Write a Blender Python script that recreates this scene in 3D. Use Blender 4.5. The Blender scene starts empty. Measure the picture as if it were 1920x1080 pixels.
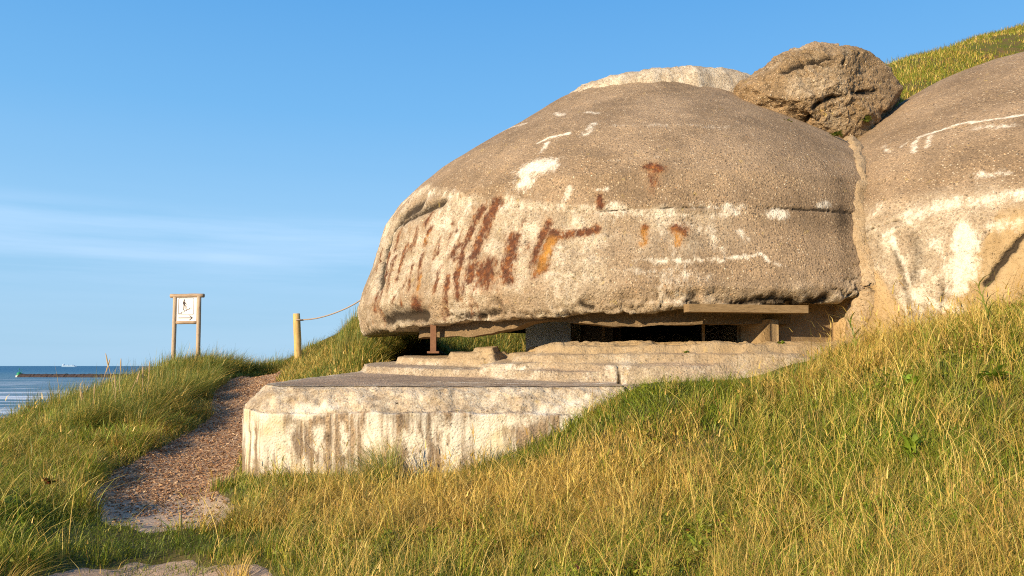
import bpy, math, random
import numpy as np
from mathutils import Vector

# ------------------------------------------------------------------ camera, sky, sun
SC = bpy.context.scene
PITCH = math.radians(3.0)
cam_d = bpy.data.cameras.new('camera')
cam = bpy.data.objects.new('camera', cam_d)
SC.collection.objects.link(cam)
cam.location = (0, 0, 0)
cam.rotation_euler = (math.pi/2 + PITCH, 0, 0)
cam_d.sensor_width = 36.0
cam_d.lens = 28.0
cam_d.shift_y = 0.03528
cam_d.clip_start = 0.05
cam_d.clip_end = 200000.0
SC.camera = cam

SUN_EL, SUN_AZ = math.radians(21.0), math.radians(-137.0)   # azimuth measured from +Y towards +X
sdir = Vector((math.sin(SUN_AZ)*math.cos(SUN_EL), math.cos(SUN_AZ)*math.cos(SUN_EL), math.sin(SUN_EL)))
sun_d = bpy.data.lights.new('sun', 'SUN')
sun_d.energy = 5.0
sun_d.angle = math.radians(0.5)
sun_d.color = (1.0, 0.79, 0.52)
sun = bpy.data.objects.new('sun', sun_d)
SC.collection.objects.link(sun)
sun.location = (-20, -20, 15)
sun.rotation_euler = sdir.to_track_quat('Z', 'Y').to_euler()

world = bpy.data.worlds.new('World')
SC.world = world
world.use_nodes = True
wn = world.node_tree
wn.nodes.clear()
w_out = wn.nodes.new('ShaderNodeOutputWorld')
w_bg = wn.nodes.new('ShaderNodeBackground')
sky = wn.nodes.new('ShaderNodeTexSky')
sky.sky_type = 'NISHITA'
sky.sun_disc = False
sky.sun_elevation = SUN_EL
sky.sun_rotation = SUN_AZ
sky.altitude = 0
sky.air_density = 1.0
sky.dust_density = 0.6
sky.ozone_density = 3.0
w_bg.inputs['Strength'].default_value = 0.12
# thin high cloud streaks, a band low over the sea
tc = wn.nodes.new('ShaderNodeTexCoord')
mp = wn.nodes.new('ShaderNodeMapping')
mp.inputs['Scale'].default_value = (1.0, 1.0, 15.0)
nz = wn.nodes.new('ShaderNodeTexNoise')
nz.inputs['Scale'].default_value = 2.2
nz.inputs['Detail'].default_value = 6
nz.inputs['Roughness'].default_value = 0.55
cr = wn.nodes.new('ShaderNodeValToRGB')
cr.color_ramp.elements[0].position = 0.36
cr.color_ramp.elements[1].position = 0.80
sep = wn.nodes.new('ShaderNodeSeparateXYZ')
band = wn.nodes.new('ShaderNodeValToRGB')          # elevation band holding the streaks
be = band.color_ramp.elements
be[0].position = 0.0; be[0].color = (0.25, 0.25, 0.25, 1)
be[1].position = 0.30; be[1].color = (0, 0, 0, 1)
e = be.new(0.085); e.color = (0.25, 0.25, 0.25, 1)
e = be.new(0.115); e.color = (1, 1, 1, 1)
e = be.new(0.165); e.color = (0.95, 0.95, 0.95, 1)
e = be.new(0.19); e.color = (0.05, 0.05, 0.05, 1)
mul = wn.nodes.new('ShaderNodeMath'); mul.operation = 'MULTIPLY'
mul2 = wn.nodes.new('ShaderNodeMath'); mul2.operation = 'MULTIPLY'; mul2.inputs[1].default_value = 0.34
mixc = wn.nodes.new('ShaderNodeMixRGB')
mixc.inputs['Color2'].default_value = (5.6, 6.4, 8.0, 1)
L = wn.links.new
L(tc.outputs['Generated'], mp.inputs['Vector'])
L(mp.outputs['Vector'], nz.inputs['Vector'])
L(nz.outputs['Fac'], cr.inputs['Fac'])
L(tc.outputs['Generated'], sep.inputs[0])
L(sep.outputs['Z'], band.inputs['Fac'])
L(cr.outputs['Color'], mul.inputs[0]); L(band.outputs['Color'], mul.inputs[1])
L(mul.outputs[0], mul2.inputs[0]); L(mul2.outputs[0], mixc.inputs['Fac'])
hs = wn.nodes.new('ShaderNodeHueSaturation')
hs.inputs['Saturation'].default_value = 1.0
L(sky.outputs['Color'], hs.inputs['Color'])
grad = wn.nodes.new('ShaderNodeValToRGB')            # clear evening sky, paler towards the sea
ge = grad.color_ramp.elements
ge[0].position = 0.0; ge[0].color = (0.350, 0.590, 0.815, 1)
ge[1].position = 1.0; ge[1].color = (0.040, 0.16, 0.45, 1)
for p_, c_ in ((0.06, (0.325, 0.570, 0.810, 1)), (0.16, (0.300, 0.580, 0.870, 1)), (0.30, (0.170, 0.465, 0.840, 1)), (0.45, (0.095, 0.360, 0.775, 1))):
    e = ge.new(p_); e.color = c_
L(sep.outputs['Z'], grad.inputs['Fac'])
gm = wn.nodes.new('ShaderNodeMixRGB'); gm.blend_type = 'MULTIPLY'; gm.inputs['Fac'].default_value = 1.0
gm.inputs['Color2'].default_value = (6.2, 6.2, 6.2, 1)
L(grad.outputs['Color'], gm.inputs['Color1'])
gb = wn.nodes.new('ShaderNodeMixRGB'); gb.inputs['Fac'].default_value = 0.9
L(hs.outputs['Color'], gb.inputs['Color1']); L(gm.outputs['Color'], gb.inputs['Color2'])
L(gb.outputs['Color'], mixc.inputs['Color1'])
L(mixc.outputs['Color'], w_bg.inputs['Color'])
L(w_bg.outputs['Background'], w_out.inputs['Surface'])

SC.view_settings.view_transform = 'Standard'
SC.view_settings.look = 'None'
SC.view_settings.gamma = 1.0
SC.view_settings.exposure = 0.55
SC.view_settings.use_curve_mapping = False
SC.render.engine = 'CYCLES'
SC.cycles.filter_width = 1.1
SC.cycles.use_denoising = False
SC.cycles.max_bounces = 6
SC.cycles.transparent_max_bounces = 4

# ------------------------------------------------------------------ noise and mesh helpers
rng = np.random.default_rng(7)
random.seed(7)

def _hash(ix, iy, iz, seed):
    h = (ix.astype(np.int64)*374761393 + iy.astype(np.int64)*668265263 + iz.astype(np.int64)*2147483647 + seed*974634777) & 0xFFFFFFFF
    h = ((h ^ (h >> 13))*1274126177) & 0xFFFFFFFF
    h = ((h ^ (h >> 15))*2246822519) & 0xFFFFFFFF
    return ((h ^ (h >> 16)) & 0xFFFFFF)/float(0xFFFFFF)*2 - 1

def vnoise(P, freq, seed=0):
    Q = np.asarray(P, float)*freq
    I = np.floor(Q); Fr = Q - I
    I = I.astype(np.int64)
    U = Fr*Fr*Fr*(Fr*(Fr*6-15)+10)
    r = 0
    for dx in (0, 1):
        wx = U[..., 0] if dx else 1-U[..., 0]
        for dy in (0, 1):
            wy = U[..., 1] if dy else 1-U[..., 1]
            for dz in (0, 1):
                wz = U[..., 2] if dz else 1-U[..., 2]
                r = r + wx*wy*wz*_hash(I[..., 0]+dx, I[..., 1]+dy, I[..., 2]+dz, seed)
    return r

def fbm(P, freq, octv=4, seed=0, gain=0.5):
    a, s, n = 1.0, 0, 0
    for o in range(octv):
        s = s + a*vnoise(P, freq*(2.03**o), seed+o*17)
        n += a; a *= gain
    return s/n

def ss(a, b, x):
    t = np.clip((x-a)/(b-a), 0, 1)
    return t*t*(3-2*t)

def xyz(X, Y, Z=None):
    X = np.asarray(X, float)
    return np.stack([X, np.asarray(Y, float)+0*X, (np.zeros_like(X) if Z is None else Z+0*X)], -1)

def mesh_np(name, V, faces, mat, parent=None, smooth=True, attrs=None):
    """faces: (n,4) or (n,3) int array, or list of such arrays"""
    if not isinstance(faces, list): faces = [faces]
    faces = [np.asarray(f, np.int32) for f in faces if len(f)]
    me = bpy.data.meshes.new(name)
    V = np.asarray(V, np.float32)
    nl = sum(f.size for f in faces); nf = sum(len(f) for f in faces)
    me.vertices.add(len(V)); me.vertices.foreach_set('co', V.ravel())
    me.loops.add(nl); me.loops.foreach_set('vertex_index', np.concatenate([f.ravel() for f in faces]))
    me.polygons.add(nf)
    tot = np.concatenate([np.full(len(f), f.shape[1], np.int32) for f in faces])
    st = np.concatenate([[0], np.cumsum(tot)[:-1]]).astype(np.int32)
    me.polygons.foreach_set('loop_start', st)
    me.polygons.foreach_set('loop_total', tot)
    me.polygons.foreach_set('use_smooth', np.full(nf, smooth, bool))
    me.update(calc_edges=True)
    for k, a in (attrs or {}).items():
        a = np.asarray(a, np.float32)
        if a.ndim == 1:
            at = me.attributes.new(k, 'FLOAT', 'POINT'); at.data.foreach_set('value', a)
        else:
            if a.shape[1] == 3: a = np.concatenate([a, np.ones((len(a), 1), np.float32)], 1)
            at = me.attributes.new(k, 'FLOAT_COLOR', 'POINT'); at.data.foreach_set('color', a.ravel())
    if mat is not None: me.materials.append(mat)
    ob = bpy.data.objects.new(name, me)
    SC.collection.objects.link(ob)
    if parent is not None: ob.parent = parent
    return ob

def grid_faces(nu, nv, closed_u=False):
    """vertex index = iu*nv + iv"""
    iu = np.arange(nu if closed_u else nu-1); iv = np.arange(nv-1)
    A, B = np.meshgrid(iu, iv, indexing='ij')
    A2 = (A+1) % nu
    return np.stack([A*nv+B, A2*nv+B, A2*nv+B+1, A*nv+B+1], -1).reshape(-1, 4)

def tag(o, label=None, cat=None, group=None, kind=None):
    if label: o['label'] = label
    if cat: o['category'] = cat
    if group: o['group'] = group
    if kind: o['kind'] = kind
    return o

def empty(name, loc=(0, 0, 0), rz=0.0):
    o = bpy.data.objects.new(name, None)
    SC.collection.objects.link(o)
    o.location = loc; o.rotation_euler = (0, 0, rz)
    o.empty_display_size = 0.2
    return o

class MB:
    """collects boxes, tubes, prisms into one mesh"""
    def __init__(s): s.v = []; s.f3 = []; s.f4 = []; s.n = 0
    def add(s, V, q=None, t=None):
        s.v.append(np.asarray(V, float))
        if q is not None and len(q): s.f4.append(np.asarray(q)+s.n)
        if t is not None and len(t): s.f3.append(np.asarray(t)+s.n)
        s.n += len(V)
    def box(s, c, d, rot=None, jit=0):
        c = np.array(c, float); h = np.array(d, float)/2
        V = np.array([[x, y, z] for x in (-1, 1) for y in (-1, 1) for z in (-1, 1)])*h
        if rot is not None: V = V @ np.array(rot).T
        if jit: V = V + rng.normal(0, jit, V.shape)
        q = [(0, 1, 3, 2), (4, 6, 7, 5), (0, 4, 5, 1), (2, 3, 7, 6), (0, 2, 6, 4), (1, 5, 7, 3)]
        s.add(V+c, q)
    def tube(s, pts, rad, n=10, cap=True, jitter=0, seed=0):
        P = np.array(pts, float); m = len(P)
        R = np.full(m, rad) if np.isscalar(rad) else np.array(rad, float)
        T = np.gradient(P, axis=0); T /= np.linalg.norm(T, axis=1)[:, None]+1e-9
        ref = np.array([0, 0, 1.0]) if abs(T[0][2]) < 0.9 else np.array([1.0, 0, 0])
        A = np.cross(T, ref); A /= np.linalg.norm(A, axis=1)[:, None]+1e-9
        B = np.cross(T, A)
        th = np.arange(n)*2*math.pi/n
        V = P[:, None, :] + R[:, None, None]*(np.cos(th)[None, :, None]*A[:, None, :] + np.sin(th)[None, :, None]*B[:, None, :])
        V = V.reshape(-1, 3)
        if jitter: V = V + jitter*np.stack([fbm(V, 6, 3, seed+k) for k in range(3)], -1)
        q = []
        for i in range(m-1):
            for j in range(n):
                q.append((i*n+j, i*n+(j+1) % n, (i+1)*n+(j+1) % n, (i+1)*n+j))
        t = []
        V = list(map(tuple, V))
        if cap:
            for (i, flip) in ((0, 0), (m-1, 1)):
                V.append(tuple(np.mean([V[i*n+j] for j in range(n)], axis=0)))
                ci = len(V)-1
                for j in range(n):
                    a, b = i*n+j, i*n+(j+1) % n
                    t.append((ci, b, a) if not flip else (ci, a, b))
        s.add(np.array(V), q, t)
    def prism(s, poly, z0, z1, M=None):
        """2D convex/simple polygon (x,y) extruded z0..z1, fan caps; M maps (x,y,z)->world"""
        n = len(poly); P = np.array(poly, float)
        V = np.concatenate([np.c_[P, np.full(n, z0)], np.c_[P, np.full(n, z1)], [[*P.mean(0), z0], [*P.mean(0), z1]]])
        if M is not None: V = np.array([M(*p) for p in V])
        q = [(i, (i+1) % n, n+(i+1) % n, n+i) for i in range(n)]
        t = [(2*n, (i+1) % n, i) for i in range(n)] + [(2*n+1, n+i, n+(i+1) % n) for i in range(n)]
        s.add(V, q, t)
    def build(s, name, mat, parent=None, smooth=False, attrs=None):
        fs = []
        if s.f4: fs.append(np.concatenate(s.f4))
        if s.f3: fs.append(np.concatenate(s.f3))
        return mesh_np(name, np.concatenate(s.v), fs, mat, parent, smooth, attrs)

# ------------------------------------------------------------------ material helpers
class NT:
    def __init__(s, name):
        s.m = bpy.data.materials.new(name); s.m.use_nodes = True
        s.t = s.m.node_tree; s.t.nodes.clear()
        s.out = s.n('OutputMaterial')
    def n(s, typ, **kw):
        nd = s.t.nodes.new('ShaderNode'+typ)
        for k, v in kw.items():
            if k.startswith('_'): setattr(nd, k[1:], v)
            else: s.set(nd.inputs[k.replace('__', ' ')], v)
        return nd
    def set(s, inp, v):
        if isinstance(v, bpy.types.NodeSocket): s.t.links.new(v, inp)
        else:
            if isinstance(v, tuple) and len(v) == 3 and inp.type == 'RGBA': v = (*v, 1)
            inp.default_value = v
    def attr(s, name, col=False):
        a = s.t.nodes.new('ShaderNodeAttribute'); a.attribute_name = name
        return a.outputs['Color' if col else 'Fac']
    def pos(s):
        return s.t.nodes.new('ShaderNodeNewGeometry').outputs['Position']
    def obj(s):
        return s.t.nodes.new('ShaderNodeTexCoord').outputs['Object']
    def noise(s, vec, scale, detail=4, rough=0.55, out='Fac', dist=0.0, sc3=None):
        if sc3 is not None:
            m = s.n('Mapping', Scale=sc3); s.set(m.inputs['Vector'], vec); vec = m.outputs[0]
        nd = s.n('TexNoise', Scale=scale, Detail=detail, Roughness=rough, Distortion=dist)
        s.set(nd.inputs['Vector'], vec)
        return nd.outputs[out]
    def voro(s, vec, scale, out='Distance', feature='F1', rnd=1.0):
        nd = s.n('TexVoronoi', Scale=scale, Randomness=rnd); nd.feature = feature
        s.set(nd.inputs['Vector'], vec)
        return nd.outputs[out]
    def ramp(s, fac, stops, interp='LINEAR'):
        nd = s.n('ValToRGB'); s.set(nd.inputs['Fac'], fac)
        cr = nd.color_ramp; cr.interpolation = interp
        el = cr.elements
        while len(el) > 1: el.remove(el[-1])
        for i, (p, c) in enumerate(stops):
            if not isinstance(c, tuple): c = (c, c, c)
            e = el[0] if i == 0 else el.new(p)
            e.position = p; e.color = (*c[:3], 1)
        return nd.outputs['Color']
    def mix(s, fac, a, b, mode='MIX'):
        nd = s.n('MixRGB'); nd.blend_type = mode
        s.set(nd.inputs['Fac'], fac); s.set(nd.inputs['Color1'], a); s.set(nd.inputs['Color2'], b)
        return nd.outputs[0]
    def math(s, op, a, b=0.0, c=None, clamp=False):
        nd = s.n('Math'); nd.operation = op; nd.use_clamp = clamp
        s.set(nd.inputs[0], a); s.set(nd.inputs[1], b)
        if c is not None: s.set(nd.inputs[2], c)
        return nd.outputs[0]
    def bump(s, h, strength=0.5, dist=0.02, prev=None):
        nd = s.n('Bump', Strength=strength, Distance=dist); s.set(nd.inputs['Height'], h)
        if prev is not None: s.set(nd.inputs['Normal'], prev)
        return nd.outputs[0]
    def surf(s, color, rough=0.9, normal=None, spec=0.2, **kw):
        b = s.n('BsdfPrincipled')
        s.set(b.inputs['Base Color'], color); s.set(b.inputs['Roughness'], rough)
        s.set(b.inputs['Specular IOR Level'], spec)
        for k, v in kw.items(): s.set(b.inputs[k.replace('__', ' ')], v)
        if normal is not None: s.set(b.inputs['Normal'], normal)
        s.t.links.new(b.outputs[0], s.out.inputs['Surface'])
        return s.m

def concrete_mat(name, base=(0.25, 0.192, 0.132), base2=(0.37, 0.29, 0.205), pale=(0.62, 0.52, 0.375), streaky=False, pebbles=1.0, yellow=0.0):
    """weathered cast concrete; point attributes: white, rust, rough, dark, tan"""
    m = NT(name); p = m.pos()
    big = m.noise(p, 0.9, 5, 0.6)
    col = m.mix(m.ramp(big, [(0.38, 0.0), (0.62, 1.0)]), base, base2)
    # faint formwork / weathering tone
    mid = m.noise(p, 4.5, 5, 0.65)
    col = m.mix(0.45, col, m.ramp(mid, [(0.3, (0.25, 0.19, 0.13)), (0.72, (0.62, 0.50, 0.35))]), 'OVERLAY')
    # aggregate
    wp = m.mix(0.012, p, m.noise(p, 30, 2, 0.5, 'Color'), 'ADD')
    vc = m.voro(wp, 34, 'Color'); vd = m.voro(wp, 34, 'Distance')
    peb = m.ramp(vd, [(0.28, 1.0), (0.50, 0.0)])
    sel = m.n('SeparateColor'); m.set(sel.inputs[0], vc)
    pc = m.ramp(sel.outputs[0], [(0.0, (0.10, 0.08, 0.065)), (0.30, (0.25, 0.18, 0.12)), (0.5, (0.42, 0.30, 0.18)), (0.72, (0.60, 0.45, 0.27)), (0.9, (0.72, 0.62, 0.46)), (1.0, (0.5, 0.27, 0.12))])
    pm = m.math('MULTIPLY', m.math('MULTIPLY', peb, m.ramp(sel.outputs[1], [(0.30, 0.0), (0.45, 1.0)])), m.ramp(mid, [(0.32, 0.15), (0.6, 1.0)]))
    col = m.mix(m.math('MULTIPLY', pm, min(1.0, 0.95*pebbles)), col, pc)
    fine = m.noise(p, 48, 4, 0.85)
    col = m.mix(0.75, col, m.ramp(fine, [(0.34, 0.18), (0.66, 0.82)]), 'OVERLAY')
    pits = m.ramp(m.voro(p, 13, 'Distance'), [(0.10, 1.0), (0.24, 0.0)])
    pits = m.math('MULTIPLY', pits, m.ramp(m.noise(p, 2.3, 5, 0.7), [(0.46, 0.0), (0.60, 1.0)]))
    col = m.mix(m.math('MULTIPLY', pits, 0.6), col, (0.09, 0.065, 0.04))
    # exposed, spalled and pale
    rough = m.attr('rough')
    n2 = m.noise(p, 9, 6, 0.7)
    rgh = m.math('MULTIPLY', rough, m.ramp(n2, [(0.30, 0.55), (0.55, 1.0)]))
    pcol = m.mix(m.ramp(m.noise(p, 3.2, 6, 0.72), [(0.38, 0.0), (0.60, 1.0)]), pale, (0.40, 0.315, 0.215))
    pcol = m.mix(m.ramp(m.noise(p, 2.1, 6, 0.75, sc3=(1, 1, 1.0)), [(0.50, 0.0), (0.62, 0.8)]), pcol, (0.76, 0.68, 0.53))
    pcol = m.mix(m.ramp(m.noise(p, 24, 5, 0.8, sc3=(0.8, 0.8, 1.7)), [(0.57, 0.0), (0.67, 0.8)]), pcol, (0.20, 0.145, 0.09))
    pcol = m.mix(m.math('MULTIPLY', pm, 0.6), pcol, pc)
    pcol = m.mix(m.math('MULTIPLY', pits, 0.7), pcol, (0.13, 0.095, 0.06))
    pcol = m.mix(0.6, pcol, m.ramp(fine, [(0.34, 0.22), (0.66, 0.78)]), 'OVERLAY')
    col = m.mix(rgh, col, pcol)
    col = m.mix(m.attr('tan'), col, m.mix(m.ramp(m.noise(p, 3, 5, 0.6, sc3=(2, 2, 0.5)), [(0.35, 0.0), (0.7, 1.0)]), (0.40, 0.275, 0.135), (0.52, 0.38, 0.21)))
    if streaky:
        st = m.noise(p, 1.0, 5, 0.62, sc3=(11, 11, 0.9))
        st2 = m.noise(p, 1.0, 4, 0.6, sc3=(26, 26, 1.6))
        drip = m.attr('drip')
        col = m.mix(m.math('MULTIPLY', drip, m.ramp(st2, [(0.42, 0.0), (0.58, 0.75)])), col, (0.21, 0.165, 0.125))
        wv = m.math('MULTIPLY', drip, m.ramp(m.math('MULTIPLY_ADD', m.noise(p, 1.3, 3, 0.5), 0.5, m.math('MULTIPLY', st, 0.75)), [(0.59, 0.0), (0.71, 0.9)]))
        col = m.mix(wv, col, m.mix(m.ramp(m.noise(p, 2.2, 3, 0.5), [(0.50, 0.0), (0.64, 1.0)]), (0.80, 0.74, 0.62), (0.68, 0.58, 0.38)))
    wmask = m.attr('white')
    wn_ = m.math('ADD', wmask, m.math('MULTIPLY_ADD', m.noise(p, 9, 8, 0.84, sc3=(1, 1, 0.6)), 3.8, -2.12))
    col = m.mix(m.math('MULTIPLY', m.ramp(wn_, [(0.0, 0.0), (0.70, 0.92)]), m.ramp(wmask, [(0.02, 0.0), (0.4, 1.0)])), col, (0.84, 0.77, 0.63))
    rmask = m.attr('rust')
    rn = m.math('ADD', rmask, m.math('MULTIPLY_ADD', m.noise(p, 17, 8, 0.82, sc3=(1, 1, 0.38)), 3.2, -1.74))
    rcol = m.ramp(m.noise(p, 13, 4, 0.6), [(0.36, (0.075, 0.030, 0.019)), (0.54, (0.15, 0.052, 0.024)), (0.74, (0.40, 0.15, 0.04))])
    rcol = m.mix(m.attr('orange'), rcol, (0.62, 0.30, 0.055))
    col = m.mix(m.math('MULTIPLY', m.ramp(rmask, [(0.0, 0.0), (0.55, 0.42)]), m.ramp(m.noise(p, 6, 4, 0.7), [(0.35, 0.2), (0.6, 1.0)])), col, (0.48, 0.27, 0.11))
    col = m.mix(m.math('MULTIPLY', m.ramp(rn, [(0.0, 0.0), (0.55, 0.95)]), m.ramp(rmask, [(0.02, 0.0), (0.35, 1.0)])), col, rcol)
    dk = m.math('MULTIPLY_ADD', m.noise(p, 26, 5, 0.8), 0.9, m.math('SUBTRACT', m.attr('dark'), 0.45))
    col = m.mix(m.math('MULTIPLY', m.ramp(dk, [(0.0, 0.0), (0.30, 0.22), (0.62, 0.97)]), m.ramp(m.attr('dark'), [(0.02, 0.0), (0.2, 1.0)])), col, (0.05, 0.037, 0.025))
    # lichen
    col = m.mix(m.math('MULTIPLY', m.ramp(m.noise(p, 7, 4, 0.6), [(0.66, 0.0), (0.72, 1.0)]), 0.35+yellow), col, (0.50, 0.37, 0.09))
    h1 = m.math('MULTIPLY', peb, m.ramp(mid, [(0.3, 0.3), (0.65, 1.0)]))
    h2 = m.noise(p, 34, 5, 0.75)
    nrm = m.bump(h1, 0.7*pebbles, 0.014)
    nrm = m.bump(m.math('SUBTRACT', 1.0, pits), 0.6, 0.02, nrm)
    nrm = m.bump(h2, 0.65, 0.02, nrm)
    h3 = m.math('MULTIPLY', rough, m.noise(p, 11, 7, 0.78))
    nrm = m.bump(h3, 0.8, 0.035, nrm)
    return m.surf(col, 0.93, nrm, 0.12)

def wood_mat(name, c1, c2, dark=(0.10, 0.065, 0.04), sc=(14, 14, 1.2)):
    m = NT(name); p = m.obj()
    g = m.noise(p, 3.0, 6, 0.65, sc3=sc, dist=0.4)
    col = m.mix(m.ramp(g, [(0.35, 0.0), (0.65, 1.0)]), c1, c2)
    g2 = m.noise(p, 8.0, 4, 0.6, sc3=sc)
    col = m.mix(m.ramp(g2, [(0.58, 0.0), (0.66, 0.7)]), col, dark)
    return m.surf(col, 0.8, m.bump(g2, 0.4, 0.006), 0.2)

def plain_mat(name, c, rough=0.7, bump=0.0, var=0.12, scale=8, metallic=0.0):
    m = NT(name); p = m.obj()
    nn = m.noise(p, scale, 5, 0.6)
    col = m.mix(nn, tuple(x*(1-var) for x in c), tuple(min(1, x*(1+var)) for x in c))
    return m.surf(col, rough, m.bump(nn, bump, 0.01) if bump else None, 0.3, Metallic=metallic)

MAT = {}
MAT['concrete'] = concrete_mat('dome_concrete')
MAT['block'] = concrete_mat('block_concrete', base=(0.30, 0.235, 0.165), base2=(0.42, 0.335, 0.24), pale=(0.70, 0.59, 0.43), streaky=True, pebbles=0.6)
MAT['slabtop'] = concrete_mat('slab_top_concrete', base=(0.29, 0.23, 0.175), base2=(0.39, 0.31, 0.24), pale=(0.52, 0.42, 0.28), pebbles=0.7)
MAT['boulder'] = concrete_mat('rubble_concrete', base=(0.22, 0.165, 0.10), base2=(0.32, 0.24, 0.15), pale=(0.36, 0.27, 0.175), pebbles=1.3, yellow=0.15)
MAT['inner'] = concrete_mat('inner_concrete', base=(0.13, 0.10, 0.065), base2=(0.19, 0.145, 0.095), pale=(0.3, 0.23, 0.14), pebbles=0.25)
MAT['oldwood'] = wood_mat('weathered_timber', (0.36, 0.24, 0.12), (0.50, 0.36, 0.19))
MAT['signwood'] = wood_mat('sign_timber', (0.40, 0.30, 0.20), (0.52, 0.40, 0.28))
MAT['postwood'] = wood_mat('yellow_pine_post', (0.52, 0.34, 0.12), (0.64, 0.45, 0.19))
MAT['rust'] = plain_mat('rusty_steel', (0.20, 0.10, 0.055), 0.85, 0.4, 0.4, 30)

# ------------------------------------------------------------------ terrain heights
C1 = (2.6, 15.5)          # centre of the main dome
C2 = (9.5, 14.0)          # centre of the second dome
CP = np.array([
 # camera side and foreground
 (0,0,-1.6),(-2,0,-1.55),(2,0,-1.35),(0,3,-1.55),(0,5.5,-1.47),(-2,4,-1.52),(-2.6,6.06,-1.58),(2,5,-1.15),(3.0,4.2,-0.95),(4,6,-0.45),(1.5,7.0,-0.95),
 (5.5,4,-0.35),(6.5,7,0.35),(3,2,-1.2),(-4,6,-1.45),(-4,3,-1.4),
 # path
 (-3.26,7.36,-1.45),(-3.6,8.4,-1.36),(-4.0,9.2,-1.30),(-3.55,10.4,-1.12),(-3.6,12,-0.90),(-3.9,13.6,-0.72),(-5.0,15,-0.56),(-5.6,17,-0.40),(-6.1,19,-0.23),(-5.9,20,-0.22),
 # left bank
 (-4.4,7.4,-1.34),(-5.4,8,-1.25),(-5.6,9.6,-1.12),(-8.4,13.5,-1.05),(-5.6,12,-0.92),(-6.4,13.5,-0.78),(-7.2,16,-0.60),(-7.7,18,-0.42),(-8.4,20,-0.16),(-7.8,20.5,-0.12),(-7,21,-0.15),
 (-6.2,21.5,-0.15),(-12,20,-2.2),(-9.2,16,-1.15),(-9.6,14.5,-1.25),(-7.5,10,-1.15),(-9,11,-1.2),(-8,7,-1.0),(-9,4,-0.6),(-12,12,-2.0),(-12,16,-2.6),(-10.5,18.5,-1.3),
 (-6,25,-0.9),(-10,25,-3.0),(-2,26,-0.1),(-6,30,-3),(-14,25,-5),
 # shade hump, left of the camera
 (-5.6,3.0,-1.2),(-6.8,2.2,-0.7),(-7.5,0.5,-0.4),(-6,0,-1.0),(-4.6,5,-1.42),
 # base of the block
 (-3.04,9.0,-1.24),(-2.46,8.4,-1.25),(-1.0,8.35,-1.25),(-0.55,8.3,-1.22),(-1.5,7.5,-1.33),(0.23,8.3,-0.92),(1.25,8.2,-0.42),(1.9,8.35,-0.28),
 (3.2,8.9,-0.12),(3.9,9.4,0.12),(4.75,9.1,0.34),(5.5,8.6,0.60),(6.5,8.2,0.75),(2.4,8.0,-0.45),(3.8,7.6,-0.05),(-0.6,6.6,-1.36),
 # behind and below the bunker
 (-2.3,13.0,-0.22),(-3.4,14.5,-0.12),(-4.3,17.0,-0.05),(-5.0,19,0.12),(-3.6,18.5,0.75),(-2.9,18.6,1.15),(-3.9,20,0.8),(-2.2,17.5,0.35),(-1.4,19.4,0.10),(0,19.8,0.05),(-1,17,-0.10),(-1.2,20.9,0.12),(-1.2,23,1.3),(0.2,23.2,1.3),(0.4,21.2,0.1),(-2.6,21.5,0.9),
 (0.5,24,1.7),(-3.6,21.5,1.3),(-1.5,14.5,-0.15),(1,12,-0.2),(2,14,-0.3),(5,14,-0.3),(2,18,-0.2),(6,19,0.3),(3,24,1.8),(8,15,-0.2),(5,11,0.0),
 (9,10,0.8),(12,8,1.2),(14,12,2),(8,24,2),(14,22,3),(10,3,0.4),(5,-3,-1),(-5,-4,-1),
], float)

def _tps_fit(P, lam=1e-3):
    XY, Z = P[:, :2], P[:, 2]
    D = np.hypot(XY[:, None, 0]-XY[None, :, 0], XY[:, None, 1]-XY[None, :, 1])
    K = np.where(D > 0, D*D*np.log(D+1e-12), 0) + lam*np.eye(len(P))
    n = len(P); Q = np.c_[np.ones(n), XY]
    A = np.block([[K, Q], [Q.T, np.zeros((3, 3))]])
    return np.linalg.solve(A, np.r_[Z, 0, 0, 0])
def _tps(P, W, X, Y):
    sh = X.shape; x = X.ravel(); y = Y.ravel(); out = np.zeros(len(x))
    for i in range(0, len(x), 60000):
        d2 = (x[i:i+60000, None]-P[None, :, 0])**2 + (y[i:i+60000, None]-P[None, :, 1])**2
        out[i:i+60000] = (0.5*d2*np.log(d2+1e-12)) @ W[:-3]
    return (out + W[-3] + W[-2]*x + W[-1]*y).reshape(sh)
TW = _tps_fit(CP, 0.02)

# the height field is tabulated once at 8 cm and read back bilinearly
TX = np.arange(-16, 16.01, 0.08); TY = np.arange(-5, 31.01, 0.08)
_gx, _gy = np.meshgrid(TX, TY, indexing='ij')
def far_height(X, Y):
    land = 2.0 + 1.2*np.sin(X*0.05+1.0)*np.cos(Y*0.04)
    u = X*0.95 - np.maximum(Y-20, 0)*0.10 + 6.0       # distance inland from the dune edge
    cliff = ss(-22, 2, u)
    return -13.0 + (land+13.0)*cliff
_core = _tps(CP, TW, _gx, _gy)
_w = np.minimum(np.minimum(ss(-16, -11, _gx), 1-ss(11, 16, _gx)), np.minimum(ss(-5, -2, _gy), 1-ss(25, 31, _gy)))
THF = _core*_w + far_height(_gx, _gy)*(1-_w)
_bl = np.clip(1-np.hypot((_gx-C1[0])/6.5, (_gy-C1[1])/6.5), 0, 1)
THF += 0.05*fbm(xyz(_gx, _gy), 0.8, 3, 3) + 0.018*fbm(xyz(_gx, _gy), 3.2, 3, 9)

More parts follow.
